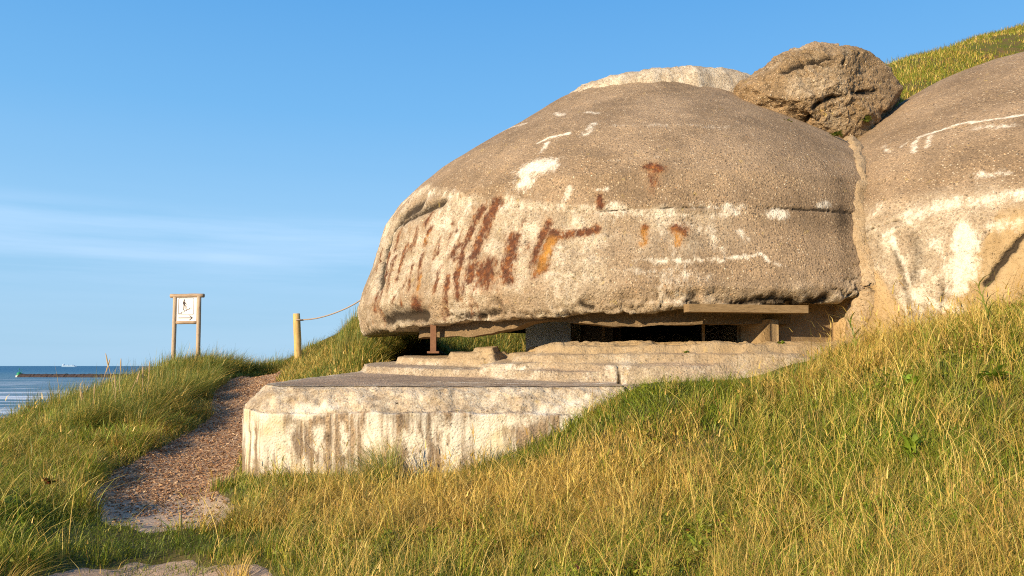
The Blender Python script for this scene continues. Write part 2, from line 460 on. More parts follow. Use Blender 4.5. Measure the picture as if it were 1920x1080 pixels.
def height(X, Y):
    X = np.asarray(X, float); Y = np.asarray(Y, float)
    fx = np.clip((X-TX[0])/0.08, 0, len(TX)-1.001); fy = np.clip((Y-TY[0])/0.08, 0, len(TY)-1.001)
    i = fx.astype(int); j = fy.astype(int); a = fx-i; b = fy-j
    h = THF[i, j]*(1-a)*(1-b) + THF[i+1, j]*a*(1-b) + THF[i, j+1]*(1-a)*b + THF[i+1, j+1]*a*b
    out = (X < TX[0]) | (X > TX[-1]) | (Y < TY[0]) | (Y > TY[-1])
    return np.where(out, far_height(X, Y), h)

def sdf_poly(X, Y, poly):
    """signed distance, negative inside"""
    P = np.asarray(poly, float); n = len(P)
    d = np.full(X.shape, 1e9); inside = np.zeros(X.shape, bool)
    for i in range(n):
        a = P[i]; b = P[(i+1) % n]; e = b-a
        t = np.clip(((X-a[0])*e[0] + (Y-a[1])*e[1])/(e@e), 0, 1)
        d = np.minimum(d, np.hypot(X-a[0]-t*e[0], Y-a[1]-t*e[1]))
        c = (a[1] > Y) != (b[1] > Y)
        xi = a[0] + (Y-a[1])/(e[1] if abs(e[1]) > 1e-12 else 1e-12)*e[0]
        inside ^= c & (X < xi)
    return np.where(inside, -d, d)

PATH_POLY = [(-4.45,8.75),(-4.25,8.0),(-3.75,7.45),(-3.25,7.2),(-2.75,7.45),(-2.75,7.9),(-3.05,8.3),(-3.2,9.0),(-3.35,9.9),(-3.3,10.6),(-3.15,11.6),(-3.2,12.8),(-3.6,13.8),(-4.2,14.8),
             (-4.7,16),(-5.15,17.5),(-5.3,19.0),(-5.6,20.1),(-6.1,20.2),(-6.5,19.2),(-6.3,17.6),(-5.95,16),(-5.5,14.6),(-5.0,13.4),(-4.85,12.2),(-4.8,11.0),(-4.7,10.0)]
SAND_POLY = [(-3.3,6.1),(-2.7,6.45),(-2.0,6.25),(-1.6,5.7),(-1.5,4.6),(-2.0,3.0),(-3.6,2.0),(-4.2,3.5),(-3.9,5.2)]
def path_sdf(X, Y):
    d = sdf_poly(X, Y, PATH_POLY)
    d2 = sdf_poly(X, Y, SAND_POLY)
    n = 0.16*fbm(xyz(X, Y), 1.7, 4, 21) + 0.05*fbm(xyz(X, Y), 7, 3, 5)
    return d+n, d2+n

# ground: one sheet, fine near the camera, coarse out to the horizon
def graded(lo, hi, step, far):
    a = list(np.arange(lo, hi+1e-6, step)); s = step
    while a[-1] < far: s *= 1.25; a.append(a[-1]+s)
    s = step
    while a[0] > -far: s *= 1.25; a.insert(0, a[0]-s)
    return np.array(a)
gx = graded(-11, 9, 0.085, 2500); gy = graded(1, 23, 0.085, 2500)
GX, GY = np.meshgrid(gx, gy, indexing='ij')
GZ = height(GX, GY)
pd, pd2 = path_sdf(GX, GY)
GZ = GZ - 0.07*ss(0.25, -0.25, np.minimum(pd, pd2))          # the worn path lies a little lower

m = NT('dune_soil'); p = m.pos()
c = m.mix(m.ramp(m.noise(p, 3, 5, 0.6), [(0.35, 0.0), (0.65, 1.0)]), (0.085, 0.075, 0.025), (0.16, 0.125, 0.05))
c = m.mix(m.ramp(m.noise(p, 0.6, 4, 0.6), [(0.45, 0.0), (0.65, 1.0)]), c, (0.10, 0.115, 0.028))
MAT['soil'] = m.surf(c, 1.0, m.bump(m.noise(p, 25, 5, 0.7), 0.6, 0.03), 0.05)
ground = mesh_np('ground', xyz(GX, GY, GZ).reshape(-1, 3), grid_faces(len(gx), len(gy)), MAT['soil'])
tag(ground, 'grassy dune ground rising to the right of the path', kind='structure')

m = NT('trodden_path'); p = m.pos()
chips = m.attr('chips')
v = m.voro(m.n('Mapping', Vector=p, Scale=(1.0, 1.0, 1.0)).outputs[0], 55, 'Color')
sp = m.n('SeparateColor'); m.set(sp.inputs[0], v)
woodc = m.ramp(sp.outputs[0], [(0.0, (0.15, 0.08, 0.045)), (0.4, (0.32, 0.18, 0.10)), (0.75, (0.48, 0.30, 0.17)), (1.0, (0.65, 0.47, 0.29))])
sand = m.mix(m.noise(p, 6, 6, 0.7), (0.50, 0.37, 0.27), (0.66, 0.51, 0.38))
sand = m.mix(m.ramp(m.noise(p, 40, 4, 0.7), [(0.52, 0.0), (0.7, 0.7)]), sand, (0.24, 0.15, 0.10))
c = m.mix(m.math('MULTIPLY', chips, m.ramp(m.noise(p, 9, 5, 0.7), [(0.25, 0.3), (0.55, 1.0)])), sand, woodc)
MAT['path'] = m.surf(c, 1.0, m.bump(m.noise(p, 45, 5, 0.8), 0.9, 0.03), 0.05)
def sheet(name, sel, extra, mat, x0, x1, y0, y1, st, label):
    ax = np.arange(x0, x1, st); ay = np.arange(y0, y1, st)
    X, Y = np.meshgrid(ax, ay, indexing='ij')
    a, b = path_sdf(X, Y); d = a if sel == 0 else b
    Z = height(X, Y) - 0.07*ss(0.25, -0.25, np.minimum(a, b)) + (0.022 if sel == 0 else 0.010)
    Z = Z + 0.012*fbm(xyz(X, Y), 9, 4, 31) + 0.02*fbm(xyz(X, Y), 2.5, 3, 33)
    Z = Z - 0.05*ss(0.0, 0.12, d)
    f = grid_faces(len(ax), len(ay))
    keep = (d.ravel()[f].min(1) < 0.10)
    f = f[keep]
    used = np.unique(f); mp_ = np.full(X.size, -1); mp_[used] = np.arange(len(used))
    V = xyz(X, Y, Z).reshape(-1, 3)[used]
    ch = extra(V)
    o = mesh_np(name, V, mp_[f], mat, attrs={'chips': ch})
    return tag(o, label, kind='structure')
sheet('path', 0, lambda V: ss(7.9, 8.8, V[:, 1]+0.5*fbm(V, 2, 3, 4)), MAT['path'], -7.2, -2.2, 6.6, 21, 0.035, 'trodden path of bark chips and sand curving up past the concrete block')
sheet('sandy_path', 1, lambda V: 0.25*np.ones(len(V)), MAT['path'], -5.6, -0.8, 1.4, 7.0, 0.035, 'bare patch of pinkish sand at the bottom edge beyond the grass strip')

# ------------------------------------------------------------------ the sea
m = NT('sea_water'); p = m.pos()
sx = m.n('SeparateXYZ'); m.set(sx.inputs[0], p)
dist = m.math('DIVIDE', sx.outputs['Y'], 3000.0, clamp=True)
wn_ = m.noise(p, 1.0, 5, 0.6, sc3=(0.004, 0.02, 1))
cc = m.ramp(m.math('MULTIPLY_ADD', wn_, 0.10, dist), [(0.05, (0.085, 0.16, 0.20)), (0.40, (0.075, 0.17, 0.225)), (0.62, (0.02, 0.115, 0.21)), (1.0, (0.012, 0.095, 0.19))])
fo = m.noise(p, 1.0, 7, 0.68, sc3=(0.010, 0.050, 1), dist=0.6)
fmask = m.ramp(sx.outputs['Y'], [(0.0, 1.0), (1.0, 1.0)])
near = m.math('SUBTRACT', 1.0, m.math('DIVIDE', sx.outputs['Y'], 1000.0, clamp=True), clamp=True)
thr = m.math('MULTIPLY', m.ramp(m.math('MULTIPLY_ADD', near, 0.10, fo), [(0.545, 0.0), (0.64, 1.0)]), m.ramp(near, [(0.0, 0.0), (0.35, 0.35), (0.7, 1.0)]))
cc = m.mix(thr, cc, (0.72, 0.74, 0.76))
w1 = m.noise(p, 1.0, 5, 0.6, sc3=(0.12, 0.4, 1)); w2 = m.noise(p, 1.0, 4, 0.6, sc3=(0.02, 0.07, 1))
nb = m.bump(w2, 1.0, 4.0); nb = m.bump(w1, 1.0, 0.8, nb)
MAT['sea'] = m.surf(cc, 0.42, nb, 0.35)
sv = np.array([(-90000, -3000, -12.0), (90000, -3000, -12.0), (90000, 90000, -12.0), (-90000, 90000, -12.0)])
sea = mesh_np('sea', sv, np.array([[0, 1, 2, 3]]), MAT['sea'], smooth=False)
tag(sea, 'blue sea with white breaking waves reaching the horizon', kind='structure')

# ------------------------------------------------------------------ domes
ZT = np.array([0.3, 0.6, 1.0, 1.4, 1.8, 2.2, 2.6, 2.9, 3.2, 3.5, 3.8, 4.1, 4.4, 4.7, 4.95, 5.1])
RT1 = np.array([5.36, 5.48, 5.55, 5.44, 5.28, 5.17, 5.03, 4.8, 4.49, 4.15, 3.72, 3.26, 2.78, 2.34, 1.98, 1.62])
ZT2 = np.array([-0.6, 0.6, 1.0, 1.4, 1.8, 2.2, 2.6, 2.9, 3.2, 3.5, 3.8, 4.1, 4.4, 4.7, 4.95, 5.15, 5.4])
RT2 = np.array([6.14, 6.12, 6.08, 6.0, 5.88, 5.70, 5.42, 5.14, 4.78, 4.35, 3.91, 3.47, 3.03, 2.55, 2.1, 1.6, 0.8])

def seg_dist(P, line):
    d = np.full(len(P), 1e9)
    Lp = np.asarray(line, float)
    if len(Lp) == 1: return np.linalg.norm(P-Lp[0], axis=1)
    for a, b in zip(Lp[:-1], Lp[1:]):
        e = b-a; t = np.clip(((P-a)@e)/(e@e+1e-12), 0, 1)
        d = np.minimum(d, np.linalg.norm(P-a-t[:, None]*e, axis=1))
    return d
def line_mask(P, line, w, soft=0.6):
    d = seg_dist(P, line)
    return np.exp(-(d/(w*(1.45 if soft > 0.5 else 1.2)))**2)
STAINS_SHADE = {
 'dome': [
  ('rust',0.044,0.76,[(-2.23,13.59,1.98),(-2.33,13.52,1.6)]),
  ('rust',0.046,0.78,[(-1.85,12.9,2.14),(-1.91,12.86,1.87)]),
  ('rust',0.033,0.62,[(-1.61,12.55,2.16),(-1.67,12.53,1.92)]),
  ('rust',0.021,0.85,[(-1.4,11.91,1.49),(-1.47,11.85,1.19)]),
  ('rust',0.022,0.67,[(-1.15,11.79,1.71),(-1.23,11.69,1.38)]),
  ('rust',0.04,0.74,[(-1.04,11.52,1.44),(-1.14,11.47,1.05)]),
  ('rust',0.036,0.74,[(-0.9,11.66,1.93),(-0.96,11.61,1.72)]),
  ('rust',0.026,0.65,[(-0.73,11.53,1.99),(-0.8,11.48,1.75)]),
  ('rust',0.024,0.86,[(-0.62,11.15,1.39),(-0.7,11.1,1.09)]),
  ('rust',0.022,0.82,[(-0.45,11.23,1.78),(-0.54,11.14,1.47)]),
  ('rust',0.02,0.62,[(-0.26,11.01,1.6),(-0.33,10.94,1.34)]),
  ('rust',0.019,0.78,[(-0.09,10.81,1.35),(-0.12,10.76,1.16)]),
  ('rust',0.016,0.61,[(0.09,10.73,1.41),(0.06,10.69,1.24)]),
  ('rust',0.033,0.74,[(0.22,10.81,1.72),(0.19,10.72,1.53)]),
  ('rust',0.036,0.86,[(-1.82,12.21,1.03),(-1.89,12.37,0.88)]),
  ('rust',0.027,0.88,[(-1.12,11.47,1.09),(-1.19,11.53,0.86)]),
  ('rust',0.017,0.84,[(-0.48,10.93,1.03),(-0.53,11.0,0.86)]),
  ('rust',0.046,1,[(-1.24,12.06,2.1),(-1.33,12.09,1.84)]),
  ('rust',0.048,0.9,[(-1.69,12.53,1.88),(-1.81,12.35,1.33)]),
  ('rust',0.051,0.9,[(-2.03,13.05,1.83),(-2.05,12.75,1.4)]),
  ('rust',0.057,0.8,[(-1.9,12.73,1.72),(-1.96,12.54,1.22)]),
  ('rust',0.048,0.8,[(-1.25,12.19,2.35),(-1.34,12.2,2.17)]),
  ('rust',0.04,0.9,[(-1.36,11.99,1.68),(-1.39,11.74,1.14)]),
  ('rust',0.053,1,[(-0.41,11.37,2.28),(-0.55,11.39,2.03),(-0.69,11.38,1.71),(-0.74,11.25,1.41),(-0.79,11.22,1.24),(-0.76,11.12,0.98)]),
  ('rust',0.071,1,[(-0.2,11.23,2.31),(-0.35,11.25,2.06),(-0.45,11.23,1.8),(-0.54,11.16,1.51),(-0.59,11.06,1.22)]),
  ('rust',0.133,0.95,[(-0.37,10.96,1.33),(-0.35,10.93,1.22)]),
  ('rust',0.084,0.95,[(0.01,10.91,1.75),(-0.01,10.83,1.52),(-0.09,10.79,1.3),(-0.06,10.73,1.18)]),
  ('rust',0.051,1,[(0.5,10.74,1.94),(0.39,10.7,1.69),(0.32,10.64,1.49),(0.29,10.58,1.19)]),
  ('rust',0.071,1,[(0.57,10.65,1.76),(0.46,10.61,1.56),(0.38,10.54,1.27)]),
  ('orange',0.048,0.9,[(0.54,10.63,1.67),(0.46,10.57,1.5),(0.38,10.56,1.28)]),
  ('rust',0.052,1,[(0.62,10.62,1.74),(0.88,10.53,1.75),(1.1,10.48,1.8)]),
  ('rust',0.047,1,[(-0.92,11.34,1.25),(-0.94,11.27,1.01),(-0.98,11.4,0.74)]),
  ('rust',0.027,0.8,[(-0.73,11.16,0.84),(-0.31,10.86,0.86),(-0.04,10.7,0.88)]),
  ('rust',0.067,0.95,[(1.85,10.58,2.67),(1.98,10.53,2.63)]),
  ('rust',0.066,0.5,[(1.89,10.51,2.59),(1.87,10.45,2.41)]),
  ('rust',0.043,0.3,[(1.87,10.45,2.41),(1.86,10.41,2.28)]),
  ('rust',0.038,0.9,[(1.18,10.55,2.25),(1.17,10.51,2.14)]),
  ('rust',0.047,1,[(1.73,10.33,1.8),(1.71,10.29,1.69)]),
  ('orange',0.052,0.8,[(1.72,10.3,1.71),(1.7,10.24,1.57)]),
  ('rust',0.044,0.8,[(1.72,10.3,1.71),(1.7,10.24,1.57)]),
  ('rust',0.058,1,[(2.13,10.25,1.77),(2.21,10.23,1.75)]),
  ('rust',0.045,0.7,[(2.15,10.22,1.69),(2.13,10.17,1.55)]),
  ('orange',0.047,0.8,[(2.14,10.21,1.66),(2.12,10.16,1.53)]),
  ('rust',0.084,0.9,[(-1.43,11.75,0.94),(-1.43,11.8,0.83)]),
  ('rust',0.041,0.9,[(-1.61,12.1,1.33),(-1.69,12.05,0.96)]),
  ('rust',0.051,0.8,[(-0.79,11.46,1.72),(-0.89,11.46,1.58)]),
  ('rust',0.034,0.7,[(0.5,10.52,1.33),(0.51,10.5,1.26)]),
  ('rust',0.081,0.7,[(-2.2,12.86,1.09),(-2.22,12.85,0.91)]),
  ('rust',0.027,0.7,[(-1.1,11.99,2.27),(-1.13,11.97,2.16)]),
  ('rust',0.039,0.7,[(-0.85,11.71,2.18),(-0.87,11.69,2.1)]),
  ('orange',0.039,0.6,[(-1.35,11.77,1.31),(-1.4,11.73,1.11)]),
  ('orange',0.029,0.6,[(-1.3,12.06,1.96),(-1.34,12.09,1.82)]),
  ('rust',0.03,0.7,[(-0.67,11.14,1.24),(-0.68,11.06,1.02)]),
  ('rust',0.036,0.6,[(-0.4,10.9,1.07),(-0.42,10.92,0.92)]),
  ('rust',0.032,0.7,[(-1.81,12.91,2.23),(-1.9,12.84,1.87)]),
  ('rust',0.035,0.7,[(-1.53,12.05,1.51),(-1.55,11.92,1.13)]),
  ('rust',0.034,0.6,[(0.12,10.91,1.88),(0.18,10.92,1.99)]),
  ('white',0.132,1,[(0.48,11.13,2.83),(0.3,11.22,2.83),(0.21,11.22,2.78)]),
  ('white',0.086,1,[(0.23,11.19,2.76),(0.18,11.08,2.59)]),
  ('white',0.195,0.5,[(0.34,11.15,2.78),(0.21,11.1,2.63)]),
  ('white',0.045,0.5,[(0.18,11.07,2.58),(0.15,11.04,2.43)]),
  ('white',0.055,0.28,[(1.49,11.53,3.52),(1.86,11.4,3.49),(2.23,11.34,3.48),(2.68,11.28,3.45),(3.15,11.31,3.44)]),
  ('white',0.028,0.25,[(1.32,10.81,2.82),(1.67,10.73,2.82),(2.03,10.68,2.82)]),
  ('white',0.038,0.8,[(0.78,10.74,2.42),(0.7,10.72,2.18)]),
  ('white',0.032,0.9,[(0.85,10.65,2.09),(0.83,10.6,1.87)]),
  ('white',0.03,0.8,[(0.38,11.77,3.33),(0.56,11.78,3.42),(0.87,11.66,3.45)]),
  ('white',0.041,0.7,[(0.71,13.03,4.19),(0.82,12.64,4.03)]),
  ('white',0.04,0.7,[(1.18,12.41,4.01),(1.33,12.21,3.93)]),
  ('white',0.031,0.6,[(0.56,11.72,3.37),(0.43,11.47,3.12)]),
  ('white',0.065,0.5,[(1.09,11.51,3.4),(1.22,11.78,3.63)]),
  ('white',0.03,0.95,[(1.51,10.2,1.36),(1.87,10.12,1.34),(2.24,10.08,1.32),(2.61,10.08,1.35),(2.99,10.08,1.38)]),
  ('white',0.012,0.8,[(2.99,10.08,1.38),(3.13,10.1,1.41)]),
  ('white',0.021,0.9,[(2.2,10.08,1.29),(2.18,9.99,1.01),(2.26,10.03,0.9)]),
  ('white',0.019,0.8,[(3.18,10.11,1.43),(3.25,10.09,1.33),(3.44,10.1,1.28)]),
  ('white',0.06,0.95,[(3.42,10.34,2.0),(3.57,10.36,1.99)]),
  ('white',0.054,0.7,[(4.1,10.53,2.12),(4.22,10.57,2.15)]),
  ('white',0.046,0.55,[(2.37,10.32,2.08),(2.72,10.3,2.07),(3.03,10.32,2.09)]),
  ('white',0.04,0.65,[(2.61,10.29,1.96),(2.96,10.3,1.99)]),
  ('white',0.038,0.6,[(2.96,10.21,1.73),(3.02,10.18,1.62)]),
  ('white',0.032,0.5,[(0.86,10.65,2.02),(1.21,10.51,2.0),(1.55,10.41,1.97),(2.09,10.32,1.98)]),
  ('white',0.024,0.5,[(1.15,10.6,2.36),(1.29,10.56,2.36)]),
  ('white',0.077,0.45,[(-0.63,11.56,2.35),(-0.78,11.57,2.0),(-0.85,11.47,1.67)]),
  ('white',0.096,0.4,[(-1.15,12.11,2.42),(-1.3,12.09,2.0)]),
  ('white',0.075,0.42,[(1.95,10.32,1.85),(2.25,10.25,1.8),(2.55,10.23,1.76),(2.66,10.11,1.47)]),
  ('white',0.053,0.4,[(1.44,10.16,1.2),(1.9,10.07,1.16),(2.19,10.03,1.14),(2.49,10.02,1.12)]),
  ('white',0.023,0.6,[(1.62,10.21,1.46),(2.05,10.14,1.46)]),
  ('white',0.052,0.6,[(-0.14,13.95,4.17),(0.22,13.18,4.06)]),
  ('white',0.058,0.45,[(1.5,10.17,0.79),(2.03,10.07,0.84)]),
  ('white',0.069,0.4,[(-0.46,11.38,2.19),(-0.07,11.06,1.98),(0.29,10.8,1.79)]),
  ('crack',0.105,1,[(-1.49,12.63,2.59),(-1.8,13.1,2.5),(-1.98,13.32,2.3),(-2.14,13.34,1.94),(-2.18,13.15,1.55),(-2.15,12.84,1.3)]),
  ('crack',0.065,1,[(-1.06,12.05,2.51),(-1.29,12.3,2.47),(-1.43,12.48,2.45),(-1.85,13.06,2.36)]),
  ('crack',0.023,0.7,[(-1.43,12.48,2.45),(-1.58,12.67,2.4)]),
  ('crack',0.051,1,[(2.26,10.03,0.83),(2.29,10.02,0.9)]),
  ('crack',0.045,1,[(1.02,10.26,0.78),(0.91,10.29,0.81)]),
  ('crack',0.037,1,[(2.64,10.06,0.84),(2.96,10.03,0.81),(3.31,10.05,0.85),(3.67,10.12,0.82)]),
  ('crack',0.059,1,[(3.25,10.08,0.8),(3.63,10.21,0.79),(4.03,10.17,0.85)]),
  ('crack',0.05,1,[(-0.22,10.81,0.87),(-0.07,10.75,0.76),(-0.52,11.02,0.71),(-0.92,11.37,0.77)]),
  ('crack',0.096,1,[(-1.33,11.69,0.74),(-1.76,12.2,0.78),(-2.03,12.61,0.73)]),
  ('crack',0.019,0.8,[(0.0,10.66,1.01),(0.49,10.43,1.09)]),
  ('crack',0.022,0.6,[(-2.02,12.53,0.93),(-1.61,11.97,0.93),(-1.24,11.56,0.98)]),
  ('dark',0.098,0.34,[(4.45,10.65,2.13),(4.41,10.49,1.67),(4.35,10.29,1.15)]),  # this strip and the next, beside the groove: staining with shade painted in
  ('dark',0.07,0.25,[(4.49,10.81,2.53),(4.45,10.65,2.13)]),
  ('dark',0.007,0.6,[(0.86,10.66,2.07),(1.21,10.53,2.04),(1.55,10.42,2.01),(2.11,10.32,2.01)]),
  ('dark',0.009,0.6,[(3.36,10.37,2.06),(3.81,10.45,2.08),(4.25,10.58,2.09)]),
 ],
 'dome2': [
  ('white',0.024,0.95,[(6.19,10.84,3.34),(6.39,10.56,3.3),(6.7,10.27,3.28)]),
  ('white',0.048,0.55,[(6.21,10.5,3.18),(6.48,10.15,3.11)]),
  ('white',0.034,0.7,[(5.74,11.12,3.23),(5.96,10.97,3.28),(6.19,10.84,3.34)]),
  ('white',0.039,0.5,[(5.39,11.19,3.04),(5.42,11.5,3.2)]),
  ('white',0.038,0.6,[(5.7,11.05,3.18),(5.52,10.81,2.94)]),
  ('white',0.033,0.6,[(5.83,10.93,3.19),(5.66,10.73,2.99)]),
  ('white',0.034,0.5,[(5.52,11.14,3.1),(5.6,11.14,3.16)]),
  ('white',0.081,0.95,[(5.5,9.65,1.7),(5.43,9.59,1.33),(5.37,9.53,0.93)]),
  ('white',0.095,0.9,[(5.52,9.58,1.59),(5.44,9.49,1.06)]),
  ('white',0.075,0.6,[(5.09,10.19,1.93),(5.47,9.87,2.04),(5.8,9.54,2.0),(6.05,9.37,2.03)]),
  ('white',0.036,0.9,[(4.88,10.33,1.71),(4.93,10.27,1.74)]),
  ('white',0.019,1,[(4.92,10.24,1.66),(4.95,10.06,1.33),(4.99,9.95,1.04),(5.01,9.87,0.83)]),
  ('white',0.02,0.8,[(5.1,10.21,1.97),(5.09,10.11,1.81)]),
  ('white',0.06,0.7,[(5.03,9.85,0.83),(5.2,9.68,0.75),(5.36,9.5,0.68)]),
  ('white',0.065,0.55,[(5.73,9.43,1.66),(5.94,9.26,1.66)]),
  ('white',0.022,0.7,[(5.29,9.67,1.21),(5.27,9.62,0.91)]),
  ('white',0.034,0.6,[(5.11,9.85,1.17),(5.05,9.8,0.63)]),
  ('white',0.052,0.5,[(5.79,9.83,2.37),(6.04,9.6,2.34)]),
  ('white',0.049,0.5,[(4.85,10.56,2.04),(4.92,10.56,2.14)]),
  ('white',0.053,0.6,[(5.22,9.87,1.57),(5.3,9.71,1.35)]),
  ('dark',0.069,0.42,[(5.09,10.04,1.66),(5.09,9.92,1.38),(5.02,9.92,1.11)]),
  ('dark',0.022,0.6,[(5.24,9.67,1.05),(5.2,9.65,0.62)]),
  ('dark',0.04,0.3,[(4.73,10.58,1.83),(4.69,10.38,1.3),(4.67,10.3,0.94),(4.65,10.26,0.59)]),  # strip along the groove edge, part staining, part painted shade
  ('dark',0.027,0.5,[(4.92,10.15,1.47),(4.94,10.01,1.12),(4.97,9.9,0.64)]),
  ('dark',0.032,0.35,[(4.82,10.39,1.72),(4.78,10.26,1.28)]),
  ('crack',0.029,1,[(5.96,9.2,1.52),(5.8,9.26,1.31),(5.7,9.3,1.16),(5.65,9.31,1.04),(5.59,9.34,0.97)]),
  ('crack',0.008,0.9,[(4.74,10.55,1.81),(4.91,10.38,1.86),(5.04,10.23,1.89)]),
  ('crack',0.007,0.9,[(5.68,9.55,1.84),(5.84,9.4,1.83),(6.01,9.27,1.83)]),
  ('crack',0.01,0.8,[(6.05,11.0,3.34),(6.11,10.71,3.24),(6.25,10.67,3.29)]),
  ('crack',0.009,0.8,[(5.75,9.87,2.38),(5.73,9.77,2.25)]),
  ('crack',0.009,0.8,[(5.98,9.5,2.18),(6.05,9.45,2.18),(6.11,9.43,2.22)]),
  ('dark',0.013,0.6,[(5.11,11.77,3.07),(4.79,11.09,2.44)]),
 ],
 'boulder': [
  ('crack',0.034,1,[(4.78,12.89,3.97),(4.89,12.62,4.21),(5.13,12.56,4.32),(5.59,12.62,4.41),(5.89,12.72,4.48)]),
  ('crack',0.029,1,[(4.43,12.73,4.73),(4.67,12.69,4.85),(5.07,12.58,4.92),(5.32,12.59,4.87)]),
  ('crack',0.015,0.9,[(5.63,12.7,5.0)]),
  ('crack',0.015,0.8,[(4.49,12.83,4.1),(4.87,12.78,4.03)]),
 ],
 'block': [
  ('white',0.053,0.9,[(-2.06,8.59,-0.7),(-2.07,8.6,-0.88)]),
  ('white',0.033,0.95,[(-1.8,8.56,-0.65),(-1.79,8.57,-0.93)]),
  ('white',0.066,0.9,[(-2.31,8.65,-0.48),(-1.95,8.61,-0.45)]),
  ('white',0.085,0.85,[(-1.07,8.49,-0.76),(-0.96,8.49,-1.04),(-0.9,8.49,-1.15)]),
  ('white',0.098,0.8,[(-0.74,8.49,-0.64),(-0.62,8.48,-0.92),(-0.62,8.49,-1.18)]),
  ('white',0.053,0.8,[(-1.48,8.52,-0.53),(-1.53,8.53,-0.82)]),
  ('white',0.041,0.8,[(-2.84,8.8,-0.67),(-2.86,8.82,-1.08)]),
  ('white',0.04,0.75,[(-2.39,8.64,-0.65),(-2.41,8.65,-1.11)]),
  ('white',0.066,0.7,[(-0.45,8.49,-0.64),(0.0,8.5,-0.59),(0.46,8.6,-0.45)]),
  ('white',0.03,0.8,[(0.46,8.6,-0.45),(0.81,8.71,-0.34)]),
  ('dark',0.033,0.5,[(-1.97,8.59,-0.74),(-1.97,8.58,-0.78)]),
  ('dark',0.039,0.3,[(-0.34,8.49,-0.93),(-0.34,8.49,-1.09)]),
  ('crack',0.013,0.9,[(-1.25,8.61,-0.41),(-1.22,8.61,-0.4)]),
  ('crack',0.01,0.8,[(-2.65,8.82,-0.35),(-2.58,8.8,-0.32)]),
  ('dark',0.082,0.25,[(-1.76,8.56,-0.99),(-1.82,8.57,-1.16)]),
  ('dark',0.072,0.3,[(-1.36,8.52,-0.51),(-0.96,8.49,-0.56),(-0.71,8.49,-0.57),(-0.45,8.49,-0.59)]),
  ('dark',0.047,0.25,[(-2.66,8.68,-0.83),(-2.62,8.68,-1.17)]),
 ],
 'apron': [
  ('white',0.031,0.8,[(-0.42,10.54,-0.03),(0.0,10.02,-0.01),(0.13,9.94,-0.04)]),
  ('white',0.022,0.7,[(-0.89,9.56,-0.19),(-0.6,9.43,-0.2),(-0.31,9.38,-0.2),(-0.03,9.26,-0.2),(0.25,9.28,-0.21),(0.6,9.25,-0.21),(0.95,9.26,-0.21),(1.32,9.42,-0.21)]),
  ('white',0.018,0.8,[(0.72,9.02,-0.22),(1.03,9.33,-0.21),(1.33,9.45,-0.19)]),
  ('rust',0.021,0.8,[(-0.65,10.59,-0.04),(-0.58,10.8,-0.03)]),
  ('white',0.022,0.7,[(1.15,9.54,-0.03),(1.39,9.48,-0.01)]),
  ('crack',0.012,0.9,[(-0.13,10.09,-0.03),(0.27,10.06,0.07)]),
 ],
}
def PANELS(V, dg):
    P = V + 0.04*np.stack([fbm(V, 3, 3, 201), fbm(V, 3, 3, 202), fbm(V, 3, 3, 203)], -1)
    x, z = P[:, 0], P[:, 2]
    a = ss(0.03, -0.03, x-np.interp(z, [0.3, 0.6, 1.45, 1.75], [5.0, 4.93, 4.68, 4.3]))*ss(1.95, 1.6, z)
    b = ss(0.02, -0.02, z-(0.86+(x-5.30)*1.9))*ss(5.15, 5.25, x)*ss(1.95, 1.7, z)
    return np.clip(a+b, 0, 1)*(V[:, 1] < 13)


def paint(P, which):
    """stain and painted shade masks from 3D strokes lying on the concrete"""
    A = {k: np.zeros(len(P)) for k in ('white', 'rust', 'dark', 'orange', 'crack')}
    Pn = P + 0.018*np.stack([vnoise(P, 9, s_) for s_ in (1, 2, 3)], -1) + 0.008*np.stack([vnoise(P, 31, s_) for s_ in (4, 5, 6)], -1)
    for ch, w, s, line in STAINS_SHADE.get(which, []):
        Lp = np.asarray(line, float)
        lo = Lp.min(0)-w*2.5-0.1; hi = Lp.max(0)+w*2.5+0.1
        idx = np.where(np.all((P > lo) & (P < hi), axis=1))[0]
        if len(idx) == 0: continue
        mk = s*line_mask(Pn[idx], Lp, w, 0.35 if ch == 'crack' else 0.75)
        A[ch][idx] = np.maximum(A[ch][idx], mk)
    return A

bunker = empty('observation_bunker', (C1[0], C1[1], 0.0))
tag(bunker, 'domed weathered concrete bunker with a long observation slit above a stepped slab', 'bunker')
def W2B(V):
    V = np.array(V, float).copy(); V[..., 0] -= C1[0]; V[..., 1] -= C1[1]
    return V

def lip_z(phi_deg):
    """height of the ragged lower edge of the main dome by azimuth (degrees about its centre)"""
    return np.interp(phi_deg, [60, 160, 186, 200, 222, 240, 252, 262, 272, 280, 287, 293, 300, 360+60],
                              [1.0, 0.95, 0.52, 0.56, 0.60, 0.62, 0.66, 0.71, 0.75, 0.79, 0.84, 0.98, 0.60, 0.60])

# main dome shell: rows from the inner edge of the underside, round the lip, to the crown
ph = np.radians(np.concatenate([np.arange(165, 310, 0.23), np.arange(310, 525, 1.3)]))
nph = len(ph); deg = np.degrees(ph)
deg360 = np.where(deg > 360, deg-360, deg); deg_l = np.where(deg > 420, deg-360, deg)
lz = lip_z(deg_l)
PH0 = xyz(np.cos(ph)*5.5, np.sin(ph)*5.5)
lz = lz + 0.05*fbm(PH0, 1.3, 4, 41)*1.2 + 0.035*fbm(PH0, 6, 4, 43, 0.65) + 0.05*ss(0.22, 0.5, fbm(PH0, 3.1, 3, 44))
rows = []      # (inward offset, height above lip)
for t in np.linspace(0, 1, 14)[:-1]: rows.append(('under', t))
hh = np.concatenate([np.linspace(0, 1, 240)])
rad_l = []; z_l = []
for kind, t in rows:
    rad_l.append(np.interp(lz, ZT, RT1) - (1-t)*1.05 - 0.09*(t)); z_l.append(lz + 0.06*(1-t))
zs = 5.1
